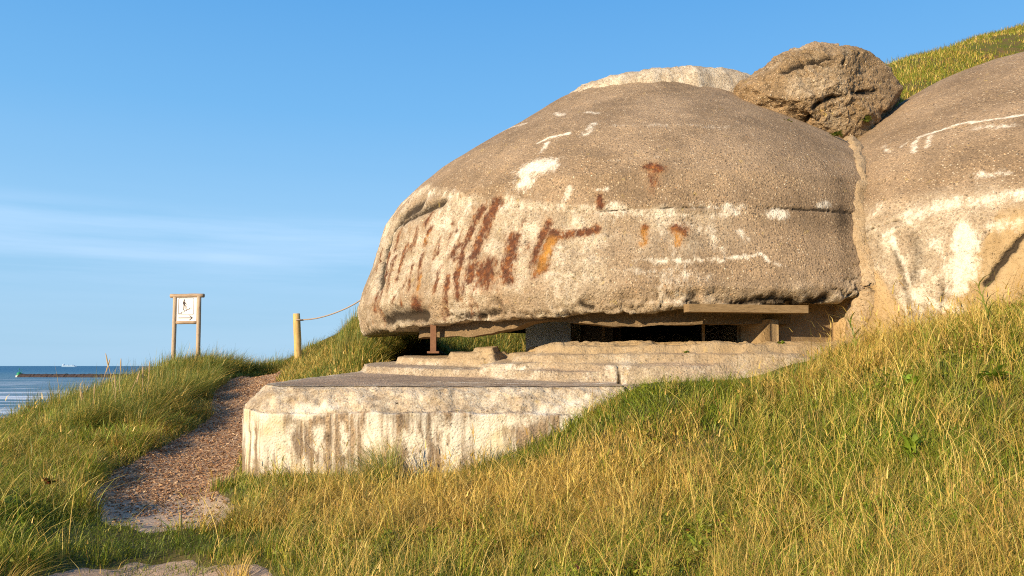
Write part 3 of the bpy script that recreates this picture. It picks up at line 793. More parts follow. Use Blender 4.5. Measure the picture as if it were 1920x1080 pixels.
for u in hh:
    z = lz + (zs-lz)*(1-(1-u)**1.55)
    bev = 0.05*np.exp(-((z-lz)/0.04)**1.0)
    rad_l.append(np.interp(z, ZT, RT1) - bev); z_l.append(z)
RR = np.array(rad_l).T; ZZ = np.array(z_l).T; nr = RR.shape[1]
V = np.stack([C1[0]+RR*np.cos(ph)[:, None], C1[1]+RR*np.sin(ph)[:, None], ZZ], -1)
Vf = V.reshape(-1, 3)
Nr = np.stack([np.cos(ph)[:, None]+0*RR, np.sin(ph)[:, None]+0*RR, 0*RR], -1)
slope = np.clip((ZZ-1.6)/3.2, 0, 1)
Nr[..., 2] = slope*1.4
Nr /= np.linalg.norm(Nr, axis=-1)[..., None]; Nf = Nr.reshape(-1, 3)
dg = (deg_l[:, None]+0*RR).ravel(); zf = ZZ.ravel()
hl = (ZZ-lz[:, None]).ravel()
# upper edge of the broken, pale band by azimuth
crease = np.interp(dg, [165, 183, 190, 197, 205, 214, 225, 240, 252, 262, 275, 285, 300], [1.2, 2.0, 2.75, 3.0, 3.02, 2.92, 2.62, 2.30, 2.16, 2.08, 2.05, 2.0, 2.0])
crn = crease + 0.12*fbm(Vf, 1.6, 4, 51) + 0.07*fbm(Vf, 6, 4, 52)
band = ss(0.05, -0.05, zf-crn)
fade = 1-ss(262, 279, dg + 5*fbm(Vf, 1.1, 3, 53))
lowr = ss(1.5, 1.2, zf + 0.25*fbm(Vf, 1.5, 3, 54))*ss(252, 262, dg)      # right of the middle the lower part is sound again
patchy = ss(-0.30, 0.18, fbm(Vf, 1.3, 6, 55, 0.6))
rough = band*fade*(1-lowr)*np.clip(0.30+0.75*patchy, 0, 1)
edge = np.exp(-np.clip(hl, 0, 9)/0.16)*(hl >= 0)
rough = np.clip(np.maximum(rough, edge*(0.75+0.5*fbm(Vf, 3, 3, 56))), 0, 1)
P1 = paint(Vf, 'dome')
disp = 0.012*fbm(Vf, 1.1, 4, 61) + 0.006*fbm(Vf, 7, 4, 62)
disp = disp - 0.035*band*fade*ss(0, 0.10, crn-zf) + rough*(0.034*fbm(Vf, 4.5, 5, 63, 0.6) + 0.016*fbm(Vf*np.array([1, 1, 1.8]), 14, 3, 64) - 0.035*np.clip(0.10-np.abs(fbm(Vf*np.array([1, 1, 1.6]), 2.2, 4, 69)), 0, 1)*10*ss(-0.1, 0.3, fbm(Vf, 1.1, 3, 70)))
eaten = edge*ss(-0.15, 0.45, fbm(Vf*np.array([1, 1, 2.2]), 2.6, 4, 65))*(1-0.65*ss(250, 262, dg))
edge2 = np.exp(-np.clip(hl, 0, 9)/0.26)*(hl >= 0)
disp = disp - 0.10*eaten + edge*0.05*fbm(Vf, 9, 4, 66) + edge2*0.075*fbm(Vf*np.array([0.8, 0.8, 3.0]), 3.4, 5, 60, 0.65)
rid = np.clip(1-np.abs(fbm(Vf*np.array([1, 1, 1.5]), 2.6, 5, 169, 0.6))/0.035, 0, 1)*rough*ss(-0.15, 0.2, fbm(Vf, 1.4, 3, 168))
lipf = np.exp(-np.clip(hl, 0, 9)/0.22)*(hl >= 0)*np.clip(1-np.abs(fbm(Vf*np.array([0.7, 0.7, 3.2]), 2.4, 5, 167, 0.62))/0.09, 0, 1)*ss(-0.25, 0.1, fbm(Vf, 1.8, 3, 166))
disp = disp - 0.022*rid - 0.08*lipf
jt = np.exp(-((zf-2.07-0.008*fbm(Vf, 3, 3, 67))/0.010)**2)*ss(246, 250, dg)*(1-ss(292, 296, dg))
disp = disp - 0.028*jt
disp = disp - 0.11*P1['crack']
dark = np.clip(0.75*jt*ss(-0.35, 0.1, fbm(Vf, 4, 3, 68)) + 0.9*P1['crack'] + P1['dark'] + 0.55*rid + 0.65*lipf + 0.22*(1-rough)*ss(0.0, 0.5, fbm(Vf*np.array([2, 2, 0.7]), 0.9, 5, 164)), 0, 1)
Vd = Vf + Nf*disp[:, None]
under = (hl < 0)
faces = grid_faces(nph, nr, closed_u=False)
cw = np.exp(-((zf-crn+0.07)/0.075)**2)*fade*(0.35+0.35*fbm(Vf, 1.4, 4, 57)) + 0.30*band*fade*ss(0.0, 0.35, fbm(Vf*np.array([3, 3, 0.7]), 1.2, 4, 58)) + 0.25*edge*ss(-0.1, 0.4, fbm(Vf, 2.0, 3, 59))
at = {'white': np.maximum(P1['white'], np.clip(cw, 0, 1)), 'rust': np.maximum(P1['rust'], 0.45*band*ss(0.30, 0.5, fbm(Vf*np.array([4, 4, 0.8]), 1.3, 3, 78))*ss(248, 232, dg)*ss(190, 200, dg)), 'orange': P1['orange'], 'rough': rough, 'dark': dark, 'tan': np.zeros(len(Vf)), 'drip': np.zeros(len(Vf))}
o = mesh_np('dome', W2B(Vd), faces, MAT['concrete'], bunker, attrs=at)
o['label'] = 'main rounded dome, pale and rust streaked below its crease'

def zero_attrs(n, **kw):
    d = {k: np.zeros(n) for k in ('white', 'rust', 'orange', 'rough', 'dark', 'tan', 'drip')}
    for k, v in kw.items(): d[k] = np.zeros(n)+v
    return d

# ceiling disc inside the dome, and the crown disc above the profile's last ring
def disc(name, c, r, z, n, mat, parent, **kw):
    th = np.arange(n)*2*math.pi/n
    V = np.concatenate([[[c[0], c[1], z]], np.stack([c[0]+r*np.cos(th), c[1]+r*np.sin(th), np.full(n, z)], -1)])
    t = np.array([(0, 1+i, 1+(i+1) % n) for i in range(n)])
    return mesh_np(name, W2B(V), t, mat, parent, attrs=zero_attrs(len(V), **kw))
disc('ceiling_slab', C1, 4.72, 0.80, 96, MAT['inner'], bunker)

# crown cap: a broken concrete skin lying over the top of the dome
n1, n2 = 260, 46
thc = np.arange(n1)*2*math.pi/n1
RC = 2.02*(1+0.10*fbm(xyz(np.cos(thc)*2, np.sin(thc)*2), 1.5, 5, 71, 0.6))
prof = [(1.09, -0.50), (1.04, -0.12), (0.985, 0.02), (0.93, 0.11), (0.87, 0.17)] + [(0.87-0.87*t, 0.17+0.17*(1-(1-t)**2)) for t in np.linspace(0, 1, n2-4)[1:]]
pr = np.array(prof)
V = np.stack([2.74+(RC[:, None]*pr[None, :, 0])*np.cos(thc)[:, None], 15.45+(RC[:, None]*pr[None, :, 0])*np.sin(thc)[:, None], 5.07+pr[None, :, 1]+0.05*RC[:, None]*np.cos(thc)[:, None]], -1).reshape(-1, 3)
V += 0.05*np.stack([fbm(V*np.array([1, 1, 2.0]), 4, 5, s, 0.6) for s in (72, 73, 74)], -1)
kz = np.tile(np.arange(n2), n1)
roughc = np.where(kz < 5, 1.0, 0.15)
o = mesh_np('crown_cap', W2B(V), grid_faces(n1, n2, True), MAT['concrete'], bunker, attrs=zero_attrs(len(V), rough=roughc, white=np.where(kz < 4, 0.25, 0)))
o['label'] = 'thin cap with a pale broken edge on top of the dome'

# second dome and its wall, running out of the frame on the right
ph2 = np.radians(np.concatenate([np.arange(150, 300, 0.26), np.arange(300, 510.1, 2.5)])); n_ph2 = len(ph2)
z2 = np.concatenate([np.linspace(-0.5, 3.2, 170), np.linspace(3.2, 5.4, 110)[1:]])
R2 = np.interp(z2, ZT2, RT2)
V = np.stack([C2[0]+R2[None, :]*np.cos(ph2)[:, None], C2[1]+R2[None, :]*np.sin(ph2)[:, None], z2[None, :]+0*ph2[:, None]], -1).reshape(-1, 3)
N2 = np.stack([np.cos(ph2)[:, None]+0*z2, np.sin(ph2)[:, None]+0*z2, 1.4*np.clip((z2-1.6)/3.2, 0, 1)[None, :]+0*ph2[:, None]], -1).reshape(-1, 3)
N2 /= np.linalg.norm(N2, axis=1)[:, None]
P2 = paint(V, 'dome2')
dg2 = np.degrees(np.repeat(ph2, len(z2))); zz2 = V[:, 2]
lvl = 2.05 + 0.18*fbm(V, 0.9, 4, 81)
rough2 = ss(0.25, -0.25, zz2-lvl)*np.clip(0.55+0.6*ss(-0.4, 0.1, fbm(V, 1.3, 5, 82)), 0, 1)*ss(205, 214, dg2)
tan2 = PANELS(V, dg2) if 'PANELS' in globals() else 0*zz2
rough2 = rough2*(1-tan2)
disp = 0.014*fbm(V, 1.0, 4, 83) + 0.006*fbm(V, 7, 4, 84) + rough2*(0.025*fbm(V, 4.5, 5, 85, 0.6)) - 0.06*P2['crack'] + 0.0*tan2
rid2 = np.clip(1-np.abs(fbm(V, 2.4, 5, 86, 0.6))/0.03, 0, 1)*rough2*ss(-0.1, 0.2, fbm(V, 1.2, 3, 87))
dark2 = np.clip(0.9*P2['crack']+P2['dark']+0.5*rid2+0.22*(1-rough2)*ss(0.0, 0.5, fbm(V*np.array([2, 2, 0.7]), 0.9, 5, 88)), 0, 1)
at = {'white': P2['white'], 'rust': P2['rust'], 'orange': P2['orange'], 'rough': rough2, 'dark': dark2, 'tan': tan2, 'drip': 0*zz2}
o = mesh_np('side_dome', W2B(V+N2*disp[:, None]), grid_faces(n_ph2, len(z2)), MAT['concrete'], bunker, attrs=at)
o['label'] = 'second dome on the right, its lower wall whitened and cracked'

# concrete rib poured down the groove between the two domes
def groove_pt(z):
    a = np.linspace(0, 2*math.pi, 4001)
    r1 = float(np.interp(z, ZT, RT1)); r2 = float(np.interp(z, ZT2, RT2))
    x = C1[0]+r1*np.cos(a); y = C1[1]+r1*np.sin(a)
    d = np.abs(np.hypot(x-C2[0], y-C2[1])-r2); d[y > 14] = 9
    i = d.argmin(); return np.array([x[i], y[i], z])
zg = np.linspace(3.75, -0.3, 90)
G = np.array([groove_pt(max(z, 0.62)) for z in zg]); G[:, 2] = zg
G[:, 0] += 0.03*np.sin(zg*1.9) + 0.012*fbm(G, 2, 3, 90); G[:, 1] += 0.10
mb = MB(); rw = np.interp(zg, [-0.3, 0.6, 1.5, 2.4, 3.2, 3.75], [0.22, 0.19, 0.17, 0.14, 0.12, 0.16])
mb.tube(G, rw, 40, True, 0.045, 91); mb.v[-1] = mb.v[-1] + 0.03*np.stack([fbm(mb.v[-1], 14, 4, s_) for s_ in (92, 93, 94)], -1)
Vr = np.concatenate(mb.v)
o = mb.build('rib', MAT['concrete'], None, True, zero_attrs(len(Vr), tan=0.45, rough=0.4)); o.data.transform(__import__('mathutils').Matrix.Translation((-C1[0], -C1[1], 0))); o.parent = bunker
o['label'] = 'uneven tan rib in the groove between the domes'

from mathutils import Matrix
def to_bunker(o):
    o.data.transform(Matrix.Translation((-C1[0], -C1[1], 0))); o.parent = bunker
    return o

def arc_pts(a0, a1, r, z, n=40, c=C1):
    a = np.radians(np.linspace(a0, a1, n))
    return np.stack([c[0]+r*np.cos(a), c[1]+r*np.sin(a), np.full(n, z)], -1)

def arc_wall(name, a0, a1, r0, r1, zb, zt, mat, step=0.6, seed=0, rgh=0.03, label=None, **kw):
    """curved wall between radii r0<r1, heights functions of azimuth; closed section"""
    a = np.arange(a0, a1+1e-6, step); n = len(a); ar = np.radians(a)
    zb_ = zb(a) if callable(zb) else np.full(n, zb); zt_ = zt(a) if callable(zt) else np.full(n, zt)
    sec = []
    m1 = 8
    for t in np.linspace(0, 1, m1): sec.append((r1, t))          # outer face, up
    for t in np.linspace(0, 1, 6)[1:]: sec.append((r1+(r0-r1)*t, 1.0))
    for t in np.linspace(1, 0, 5)[1:]: sec.append((r0, t))
    for t in np.linspace(0, 1, 6)[1:]: sec.append((r0+(r1-r0)*t, 0.0))
    S = np.array(sec)
    V = np.stack([C1[0]+S[None, :, 0]*np.cos(ar)[:, None], C1[1]+S[None, :, 0]*np.sin(ar)[:, None], zb_[:, None]+(zt_-zb_)[:, None]*S[None, :, 1]], -1)
    nv = V.shape[1]
    V = V.reshape(-1, 3)
    V = V + rgh*np.stack([fbm(V, 5, 4, seed+k) for k in range(3)], -1)
    V = np.concatenate([V, [V[:nv].mean(0)], [V[-nv:].mean(0)]])
    f = grid_faces(n, nv); e0 = len(V)-2; last = (n-1)*nv
    t = [(e0, i+1, i) for i in range(nv-1)] + [(e0+1, last+i, last+i+1) for i in range(nv-1)]
    o = mesh_np(name, W2B(V), [f, np.array(t)], mat, bunker, attrs=zero_attrs(len(V), **kw))
    if label: o['label'] = label
    return o

# lintel beam under the lip with a broken hollow, azimuths about the dome centre
def lint_bot(a):
    return np.interp(a, [205, 222, 232, 236, 240, 243, 247, 251, 255, 262, 270, 281], [0.42, 0.44, 0.43, 0.47, 0.52, 0.60, 0.61, 0.57, 0.52, 0.535, 0.55, 0.555]) + 0.012*fbm(xyz(a*0.1, a*0.03), 4, 3, 3)
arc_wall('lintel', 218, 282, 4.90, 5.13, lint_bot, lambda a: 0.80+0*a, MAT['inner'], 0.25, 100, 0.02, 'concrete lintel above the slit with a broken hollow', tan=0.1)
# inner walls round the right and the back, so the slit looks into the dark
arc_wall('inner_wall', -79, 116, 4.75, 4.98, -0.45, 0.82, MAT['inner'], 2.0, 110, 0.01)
# jamb that ends the slit on the right
def slab_box(name, x0, y0, x1, y1, th, zb, zt, mat, seed=0, rgh=0.012, seg=0.04, label=None, **kw):
    """upright panel along a line, finely divided and roughened; th = thickness away from the camera"""
    d = np.array([x1-x0, y1-y0]); Lh = np.hypot(*d); d = d/Lh; nrm = np.array([-d[1], d[0]])
    if nrm[1] < 0: nrm = -nrm
    nx = max(2, int(Lh/seg)); nz = max(2, int((zt-zb)/seg)); ny = max(2, int(th/seg))
    loop = [(0, t) for t in np.linspace(0, 1, nz)] + [(t, 1) for t in np.linspace(0, 1, ny)[1:]] + [(1, t) for t in np.linspace(1, 0, nz)[1:]] + [(t, 0) for t in np.linspace(1, 0, ny)[1:]]
    S = np.array(loop); us = np.linspace(0, Lh, nx)
    B = np.array([x0, y0])
    XY = B[None, None, :] + us[:, None, None]*d + (S[None, :, 0:1]*th)*nrm
    V = np.concatenate([XY, np.broadcast_to((zb+(zt-zb)*S[:, 1])[None, :, None], (nx, len(S), 1))], -1)
    nv = len(S); V = V.reshape(-1, 3)
    V = V + rgh*np.stack([fbm(V, 6, 4, seed+k) for k in range(3)], -1)
    V = np.concatenate([V, [V[:nv].mean(0)], [V[-nv:].mean(0)]])
    e0 = len(V)-2; last = (nx-1)*nv
    t = [(e0, i+1, i) for i in range(nv-1)] + [(e0+1, last+i, last+i+1) for i in range(nv-1)]
    o = mesh_np(name, W2B(V), [grid_faces(nx, nv), np.array(t)], mat, bunker, attrs=zero_attrs(len(V), **kw))
    if label: o['label'] = label
    return o
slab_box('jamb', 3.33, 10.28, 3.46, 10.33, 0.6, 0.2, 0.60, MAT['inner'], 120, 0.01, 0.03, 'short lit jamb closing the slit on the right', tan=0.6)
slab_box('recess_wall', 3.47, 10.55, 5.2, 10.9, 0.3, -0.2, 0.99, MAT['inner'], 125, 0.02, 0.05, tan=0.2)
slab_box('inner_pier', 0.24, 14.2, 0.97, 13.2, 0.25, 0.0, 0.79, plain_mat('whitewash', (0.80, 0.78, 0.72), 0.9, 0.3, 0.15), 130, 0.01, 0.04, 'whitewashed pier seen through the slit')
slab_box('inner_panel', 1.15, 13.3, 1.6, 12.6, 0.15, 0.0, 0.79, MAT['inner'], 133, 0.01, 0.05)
for (x, y, w) in ((1.40, 12.2, 0.05), (2.62, 10.9, 0.035), (3.1, 10.9, 0.03)):
    mb = MB(); mb.box((x, y, 0.42), (w, w, 0.72))
    to_bunker(mb.build('inner_bracket', MAT['inner'], None, False, zero_attrs(8, tan=0.5)))
# steel post propping the lip at the left
mb = MB(); mb.box((-1.16, 11.72, 0.42), (0.085, 0.02, 0.46)); mb.box((-1.16, 11.79, 0.42), (0.085, 0.02, 0.46)); mb.box((-1.16, 11.755, 0.42), (0.014, 0.055, 0.46)); mb.box((-1.16, 11.755, 0.20), (0.17, 0.15, 0.03))
o = to_bunker(mb.build('steel_prop', MAT['rust'])); o['label'] = 'rusty steel prop under the left of the lip'
# timber baulk jammed under the lip
mb = MB()
def along(x0, y0, x1, y1):
    d = np.array([x1-x0, y1-y0, 0.0]); d /= np.linalg.norm(d); return np.array([d, [-d[1], d[0], 0], [0, 0, 1]]).T
mb.box((2.98, 10.10, 0.725), (1.62, 0.16, 0.10), along(2.2, 9.82, 3.8, 10.12), 0.004)
o = to_bunker(mb.build('timber_baulk', wood_mat('baulk_timber', (0.22, 0.145, 0.07), (0.33, 0.225, 0.115), sc=(1.2, 14, 14)))); o['label'] = 'long weathered timber baulk under the right of the lip'

# ------------------------------------------------------------------ slabs in front of the slit
INNER = [(-2.05, 12.6), (-2.45, 10.9), (-2.83, 9.2), (-2.62, 8.92), (-1.2, 8.80), (0.2, 8.80), (1.24, 8.86), (2.3, 9.0), (3.5, 9.45), (4.7, 10.2), (4.6, 10.9), (3.2, 10.9), (1.2, 11.3), (-0.6, 12.6), (-1.2, 13.2)]
def apron_z(X, Y):
    P = xyz(X, Y)
    nn = fbm(P, 1.2, 4, 141)
    base = -0.195 + 0.052*np.clip(Y-8.9, 0, 9) + 0.012*nn
    r = np.hypot(X-C1[0], Y-C1[1])
    # second layer
    lay2 = [(-1.95, 13.0), (-2.22, 11.9), (-2.05, 11.2), (-0.6, 10.35), (0.4, 9.85), (0.75, 9.72), (1.28, 9.50), (2.0, 9.42), (3.3, 9.62), (4.4, 10.3), (4.3, 11.5), (1, 12), (-0.5, 13)]
    d2 = sdf_poly(X, Y, lay2) + 0.05*fbm(P, 2.2, 4, 142)
    h = base + 0.095*ss(0.015, -0.015, d2)
    # rubble and earth banked up to the sill on the right of the middle
    bank = ss(6.25, 5.50, r + 0.10*fbm(P, 1.5, 4, 143))*ss(-0.5, 0.9, X + 0.3*nn)
    target = 0.275 + 0.02*fbm(P, 2.5, 4, 144)
    bt = np.clip(bank, 0, 1) + 0.13*fbm(P, 1.9, 5, 155, 0.6)*(bank > 0.02)
    bq = bt*3.0; fl = np.floor(bq); bt = np.clip((fl + 0.72*ss(0.0, 0.16, bq-fl) + 0.28*(bq-fl))/3.0, 0, 1)
    h = h + (target+0.02-h)*bt
    # third layer lumps on the left
    d3 = sdf_poly(X, Y, [(-1.75, 12.6), (-1.72, 12.0), (-1.3, 11.6), (-0.75, 11.2), (-0.25, 11.05), (-0.1, 11.6), (-1.0, 12.6)]) + 0.08*fbm(P, 2.6, 4, 145)
    h = h + 0.10*ss(0.02, -0.03, d3)
    d4 = sdf_poly(X, Y, [(-0.95, 11.75), (-0.85, 11.35), (-0.28, 11.2), (-0.2, 11.7)]) + 0.05*fbm(P, 4, 3, 146)
    h = h + 0.085*ss(0.02, -0.02, d4)
    # right slab: lit low step
    d5 = sdf_poly(X, Y, [(1.5, 10.4), (1.62, 9.80), (2.6, 9.72), (3.5, 9.98), (4.3, 10.5), (4, 11)]) + 0.03*fbm(P, 3, 3, 147)
    h = h + 0.05*ss(0.015, -0.015, d5)*(1-np.clip(bank, 0, 1))
    # open joint between front block and right slab, plus a diagonal crack
    j = np.abs(X-1.27-0.03*fbm(P, 5, 3, 148))
    jd = ss(0.028, 0.008, j)*ss(9.56, 9.5, Y)
    h = h - 0.16*jd - 0.02*ss(1.24, 1.30, X)*ss(9.55, 9.4, Y)
    j2 = np.abs((X+0.2)*0.55 - (Y-9.9) + 0.08*fbm(P, 3, 3, 149))
    cr2 = ss(0.03, 0.005, j2)*ss(-1.9, -1.6, X)*(1-ss(0.6, 0.8, X))
    h = h - 0.035*cr2
    hol = ss(0.42, 0.10, np.hypot((X-0.0)/1.0, (Y-10.45)/0.45))
    h = h - 0.10*hol
    h = h + 0.006*fbm(P, 8, 4, 150) + np.clip(bank, 0, 1)*(0.022*fbm(P, 5, 5, 151, 0.65) + 0.03*ss(-0.05, 0.05, fbm(P, 2.0, 3, 153)) + 0.02*ss(-0.02, 0.03, fbm(P, 4.0, 3, 154))) - 0.03
    return h, np.clip(bank, 0, 1), jd, d2, d3
st = 0.021
ax = np.arange(-3.0, 4.9, st); ay = np.arange(8.7, 13.3, st)
X, Y = np.meshgrid(ax, ay, indexing='ij')
H, bank, jd, d2, d3 = apron_z(X, Y)
di = sdf_poly(X, Y, INNER)
f = grid_faces(len(ax), len(ay)); keep = di.ravel()[f].max(1) < 0.02
f = f[keep]; used = np.unique(f); mpx = np.full(X.size, -1); mpx[used] = np.arange(len(used))
V = xyz(X, Y, H).reshape(-1, 3)[used]
# snap the outline onto the footprint edge so it reads as a clean broken arris
edge_w = ss(0.16, 0.0, -di.ravel()[used] + 0.05*fbm(V, 3, 4, 160))*(V[:, 0] < 1.25)
PA = paint(V, 'apron')
gz = np.gradient(H, st); stp = np.clip(np.hypot(*gz)*0.8, 0, 1).ravel()[used]
att = {'white': np.clip(PA['white'], 0, 1), 'rust': PA['rust'], 'orange': PA['orange'], 'rough': np.clip(edge_w + stp*0.8 + 0.35*ss(0.0, 0.3, fbm(V, 1.3, 4, 161)) + 0.5*(d2.ravel()[used] < 0)*ss(-0.3, 0.3, fbm(V, 1.5, 4, 162)), 0, 1),
       'dark': np.clip(jd.ravel()[used]*0.9 + PA['crack'], 0, 1), 'tan': np.clip(bank.ravel()[used]*1.1 + 0.5*(d3.ravel()[used] < 0), 0, 1), 'drip': np.zeros(len(V))}
o = mesh_np('apron_slab', W2B(V), mpx[f], MAT['slabtop'], bunker, attrs=att)
o['label'] = 'stepped and broken concrete apron below the slit'

# front face of the block: a strip round the footprint, spalled band on top, streaked wall below
chain = [(-2.05, 12.6), (-2.45, 10.9), (-2.83, 9.2), (-2.62, 8.92), (-1.2, 8.80), (0.2, 8.80), (1.24, 8.86), (2.3, 9.0), (3.5, 9.45), (4.7, 10.2)]
outo = [0.10, 0.16, 0.24, 0.24, 0.30, 0.30, 0.22, 0.12, 0.10, 0.1]
pts = []; offs = []
for i in range(len(chain)-1):
    a, b = np.array(chain[i]), np.array(chain[i+1]); n = max(2, int(np.linalg.norm(b-a)/0.02))
    for t in np.linspace(0, 1, n, endpoint=False): pts.append(a+(b-a)*t); offs.append(outo[i]+(outo[i+1]-outo[i])*t)
pts = np.array(pts); offs = np.array(offs)
tg = np.gradient(pts, axis=0); nm = np.stack([tg[:, 1], -tg[:, 0]], -1)
k = 9; ker = np.ones(2*k+1)/(2*k+1)
nm = np.stack([np.convolve(np.pad(nm[:, q], k, mode='edge'), ker, 'valid') for q in range(2)], -1); nm /= np.linalg.norm(nm, axis=1)[:, None]
nm = np.where((nm @ np.array([0.0, -1.0]))[:, None] < -0.9, -nm, nm)
ctr = np.array([0.5, 11.0]); flip = ((pts-ctr)*nm).sum(1) < 0; nm[flip] *= -1
zt0 = apron_z(pts[:, 0], pts[:, 1])[0]
depth_band = 0.27 + 0.06*fbm(xyz(pts[:, 0], pts[:, 1]), 1.3, 4, 170)
depth_band = depth_band*np.interp(pts[:, 0], [-3, 0.6, 1.24, 2.0], [1, 1, 0.8, 0.5])
rowsz = np.concatenate([np.linspace(0, 1, 20), 1+np.linspace(0, 1, 62)[1:]])
V = np.zeros((len(pts), len(rowsz), 3)); RO = np.zeros((len(pts), len(rowsz)))
zbot = -1.55
for j, u in enumerate(rowsz):
    if u <= 1:
        z = zt0 - depth_band*u**1.1; off = offs*u**0.9 - 0.004; z = zt0 - 0.006 - depth_band*u**1.5
    else:
        z = (zt0-depth_band) + (zbot-(zt0-depth_band))*(u-1); off = offs + 0.01
    V[:, j, :2] = pts + nm*off[:, None]; V[:, j, 2] = z; RO[:, j] = 1.0 if u < 1 else 0.0
V = V.reshape(-1, 3); RO = RO.ravel()
bl = np.clip(RO*1.0, 0, 1)
mid_ = fbm(V, 3.5, 5, 171, 0.6)
N3 = np.repeat(np.concatenate([nm, np.zeros((len(nm), 1))], 1), len(rowsz), axis=0)
U0 = np.tile(ss(0.0, 0.2, rowsz), len(pts))
V = V + (N3*U0[:, None])*((0.02+0.055*bl)*mid_ + bl*0.035*fbm(V, 12, 4, 172) + 0.006*fbm(V*np.array([1, 1, 0.25]), 9, 3, 173))[:, None]
V[:, 2] += U0*bl*0.025*fbm(V, 6, 3, 174)
PB = paint(V, 'block')
lowx = ss(0.9, 1.5, V[:, 0])
at = {'white': PB['white'], 'rust': PB['rust'], 'orange': PB['orange'], 'rough': bl, 'dark': np.clip(PB['dark']+PB['crack'], 0, 1), 'tan': np.zeros(len(V)), 'drip': (1-bl)*(1-0.7*lowx)}
o = mesh_np('block_face', W2B(V), grid_faces(len(pts), len(rowsz)), MAT['block'], bunker, attrs=at)
o['label'] = 'front face of the concrete block, white lime runs under a rough edge'

# ------------------------------------------------------------------ loose rubble block wedged between the domes
OUT = [(-1.29,-0.05),(-1.17,0.25),(-0.62,0.63),(-0.2,0.79),(0.80,0.70),(1.00,0.50),(1.32,0.0),(1.22,-0.14),(0.52,-0.74),(0.05,-0.84),(-0.44,-0.66),(-1.22,-0.17)]
na, nb_ = 460, 260
al = np.linspace(-math.pi, math.pi, na, endpoint=False); be_ = np.linspace(-math.pi/2, math.pi/2, nb_)
V = np.stack([np.cos(al)[:, None]*np.cos(be_), np.sin(be_)[None, :]+0*al[:, None], np.sin(al)[:, None]*np.cos(be_)], -1).reshape(-1, 3)
fr = np.random.default_rng(12); PL = []
for i in range(len(OUT)):
    p0 = np.array(OUT[i-1]); p1 = np.array(OUT[i]); e_ = p1-p0; n_ = np.array([-e_[1], e_[0]]); n_ /= np.linalg.norm(n_)
    if n_ @ (p0+p1) < 0: n_ = -n_
    PL.append((np.array([n_[0], 0.0, n_[1]]), float(n_ @ p0)))
    ty = fr.uniform(0.35, 0.9); v_ = np.array([n_[0], -ty, n_[1]]); v_ /= np.linalg.norm(v_); PL.append((v_, float(n_ @ p0)*0.80))
    v_ = np.array([n_[0], 0.5, n_[1]]); v_ /= np.linalg.norm(v_); PL.append((v_, float(n_ @ p0)*1.15))
for v_, d_ in (((-0.35, -1, 0.25), 0.50), ((0.45, -1, 0.12), 0.50), ((0.0, -1, -0.55), 0.50), ((0.12, -1, 0.75), 0.58), ((0, 1, 0.1), 1.2)):
    v_ = np.array(v_); PL.append((v_/np.linalg.norm(v_), d_))
rad = np.full(len(V), 9.0)
Vq = V + 0.05*np.stack([fbm(V, 2.5, 4, s_) for s_ in (187, 188, 189)], -1)
for n_, d_ in PL:
    c_ = Vq @ n_; rad = np.minimum(rad, np.where(c_ > 0.05, d_/np.maximum(c_, 0.05), 9.0))
Nn = V.copy(); V = V*rad[:, None]
ROCK_C = (5.16, 13.0, 4.53)
Vw = V + np.array(ROCK_C)
PR = paint(Vw, 'boulder')
V = V + Nn*(0.03*fbm(V, 1.6, 4, 180) + 0.05*fbm(V, 4.2, 5, 181, 0.65) + 0.035*fbm(V, 15, 3, 182) - 0.10*PR['crack'] - 0.05*np.clip(0.12-np.abs(fbm(V, 1.5, 4, 186)), 0, 1)*8)[:, None]
at = zero_attrs(len(V), rough=0.4*ss(-0.1, 0.5, fbm(V, 2, 4, 183)), dark=np.clip(PR['crack']*1.0+0.5*np.clip(0.05-np.abs(fbm(V, 1.5, 4, 186)), 0, 1)*20, 0, 1))
rock = mesh_np('rubble_block', V, grid_faces(na, nb_, True), MAT['boulder'], attrs=at)
rock.scale = (1.10, 1.0, 1.15)
rock.location = ROCK_C
tag(rock, 'big rough lump of pebbly concrete wedged between the two domes', 'rubble')

# ------------------------------------------------------------------ hill behind the right dome
HP = np.array([(5.4,12.6,3.35),(5.9,13.2,3.9),(6.6,14.0,4.6),(5.2,14.5,3.8),(4.6,16,3.6),(7.6,15.2,5.5),(6.7,14.6,5.0),(6.9,15.5,5.5),(8.6,16,5.9),(7.8,17.5,6.3),(8.5,18,6.85),(9.5,18.5,7.25),(10.8,19,7.7),(12.6,20,8.5),(6.4,17.5,4.6),(5.4,19,4.2),(14,22,9.3),(18,24,10),
 (10,16.5,6.2),(12,16.5,6.5),(14,17,7.0),(18,16,6),(8,22,6),(12,26,7),(20,30,7),(4.2,20,2.5),(5,24,2.0),(3.8,17,2.6),(24,22,9),(24,14,4),(16,13,4)], float)
HW = _tps_fit(HP, 0.05)
hx = np.arange(3.6, 26, 0.16); hy = np.arange(12.3, 32, 0.16)
X, Y = np.meshgrid(hx, hy, indexing='ij')
def hill_h(X, Y):
    h = _tps(HP, HW, X, Y) + 0.10*fbm(xyz(X, Y), 1.0, 4, 190)
    e = np.minimum(ss(3.6, 5.0, X), np.minimum(1-ss(22, 26, X), 1-ss(27, 32, Y)))
    return h*e + (-1.0)*(1-e)
Z = hill_h(X, Y)
hid = np.hypot(X-C1[0], Y-C1[1]) < 5.3
f = grid_faces(len(hx), len(hy))
m = NT('hill_turf'); p = m.pos()
c = m.mix(m.ramp(m.noise(p, 2.2, 5, 0.65), [(0.40, 0.0), (0.60, 1.0)]), (0.15, 0.095, 0.05), (0.11, 0.12, 0.025))
MAT['hill'] = m.surf(c, 1.0, m.bump(m.noise(p, 12, 5, 0.7), 0.8, 0.06), 0.05)
hill = mesh_np('hill', xyz(X, Y, Z).reshape(-1, 3), f, MAT['hill'])
tag(hill, 'grassy earth bank rising behind the right dome', kind='structure')

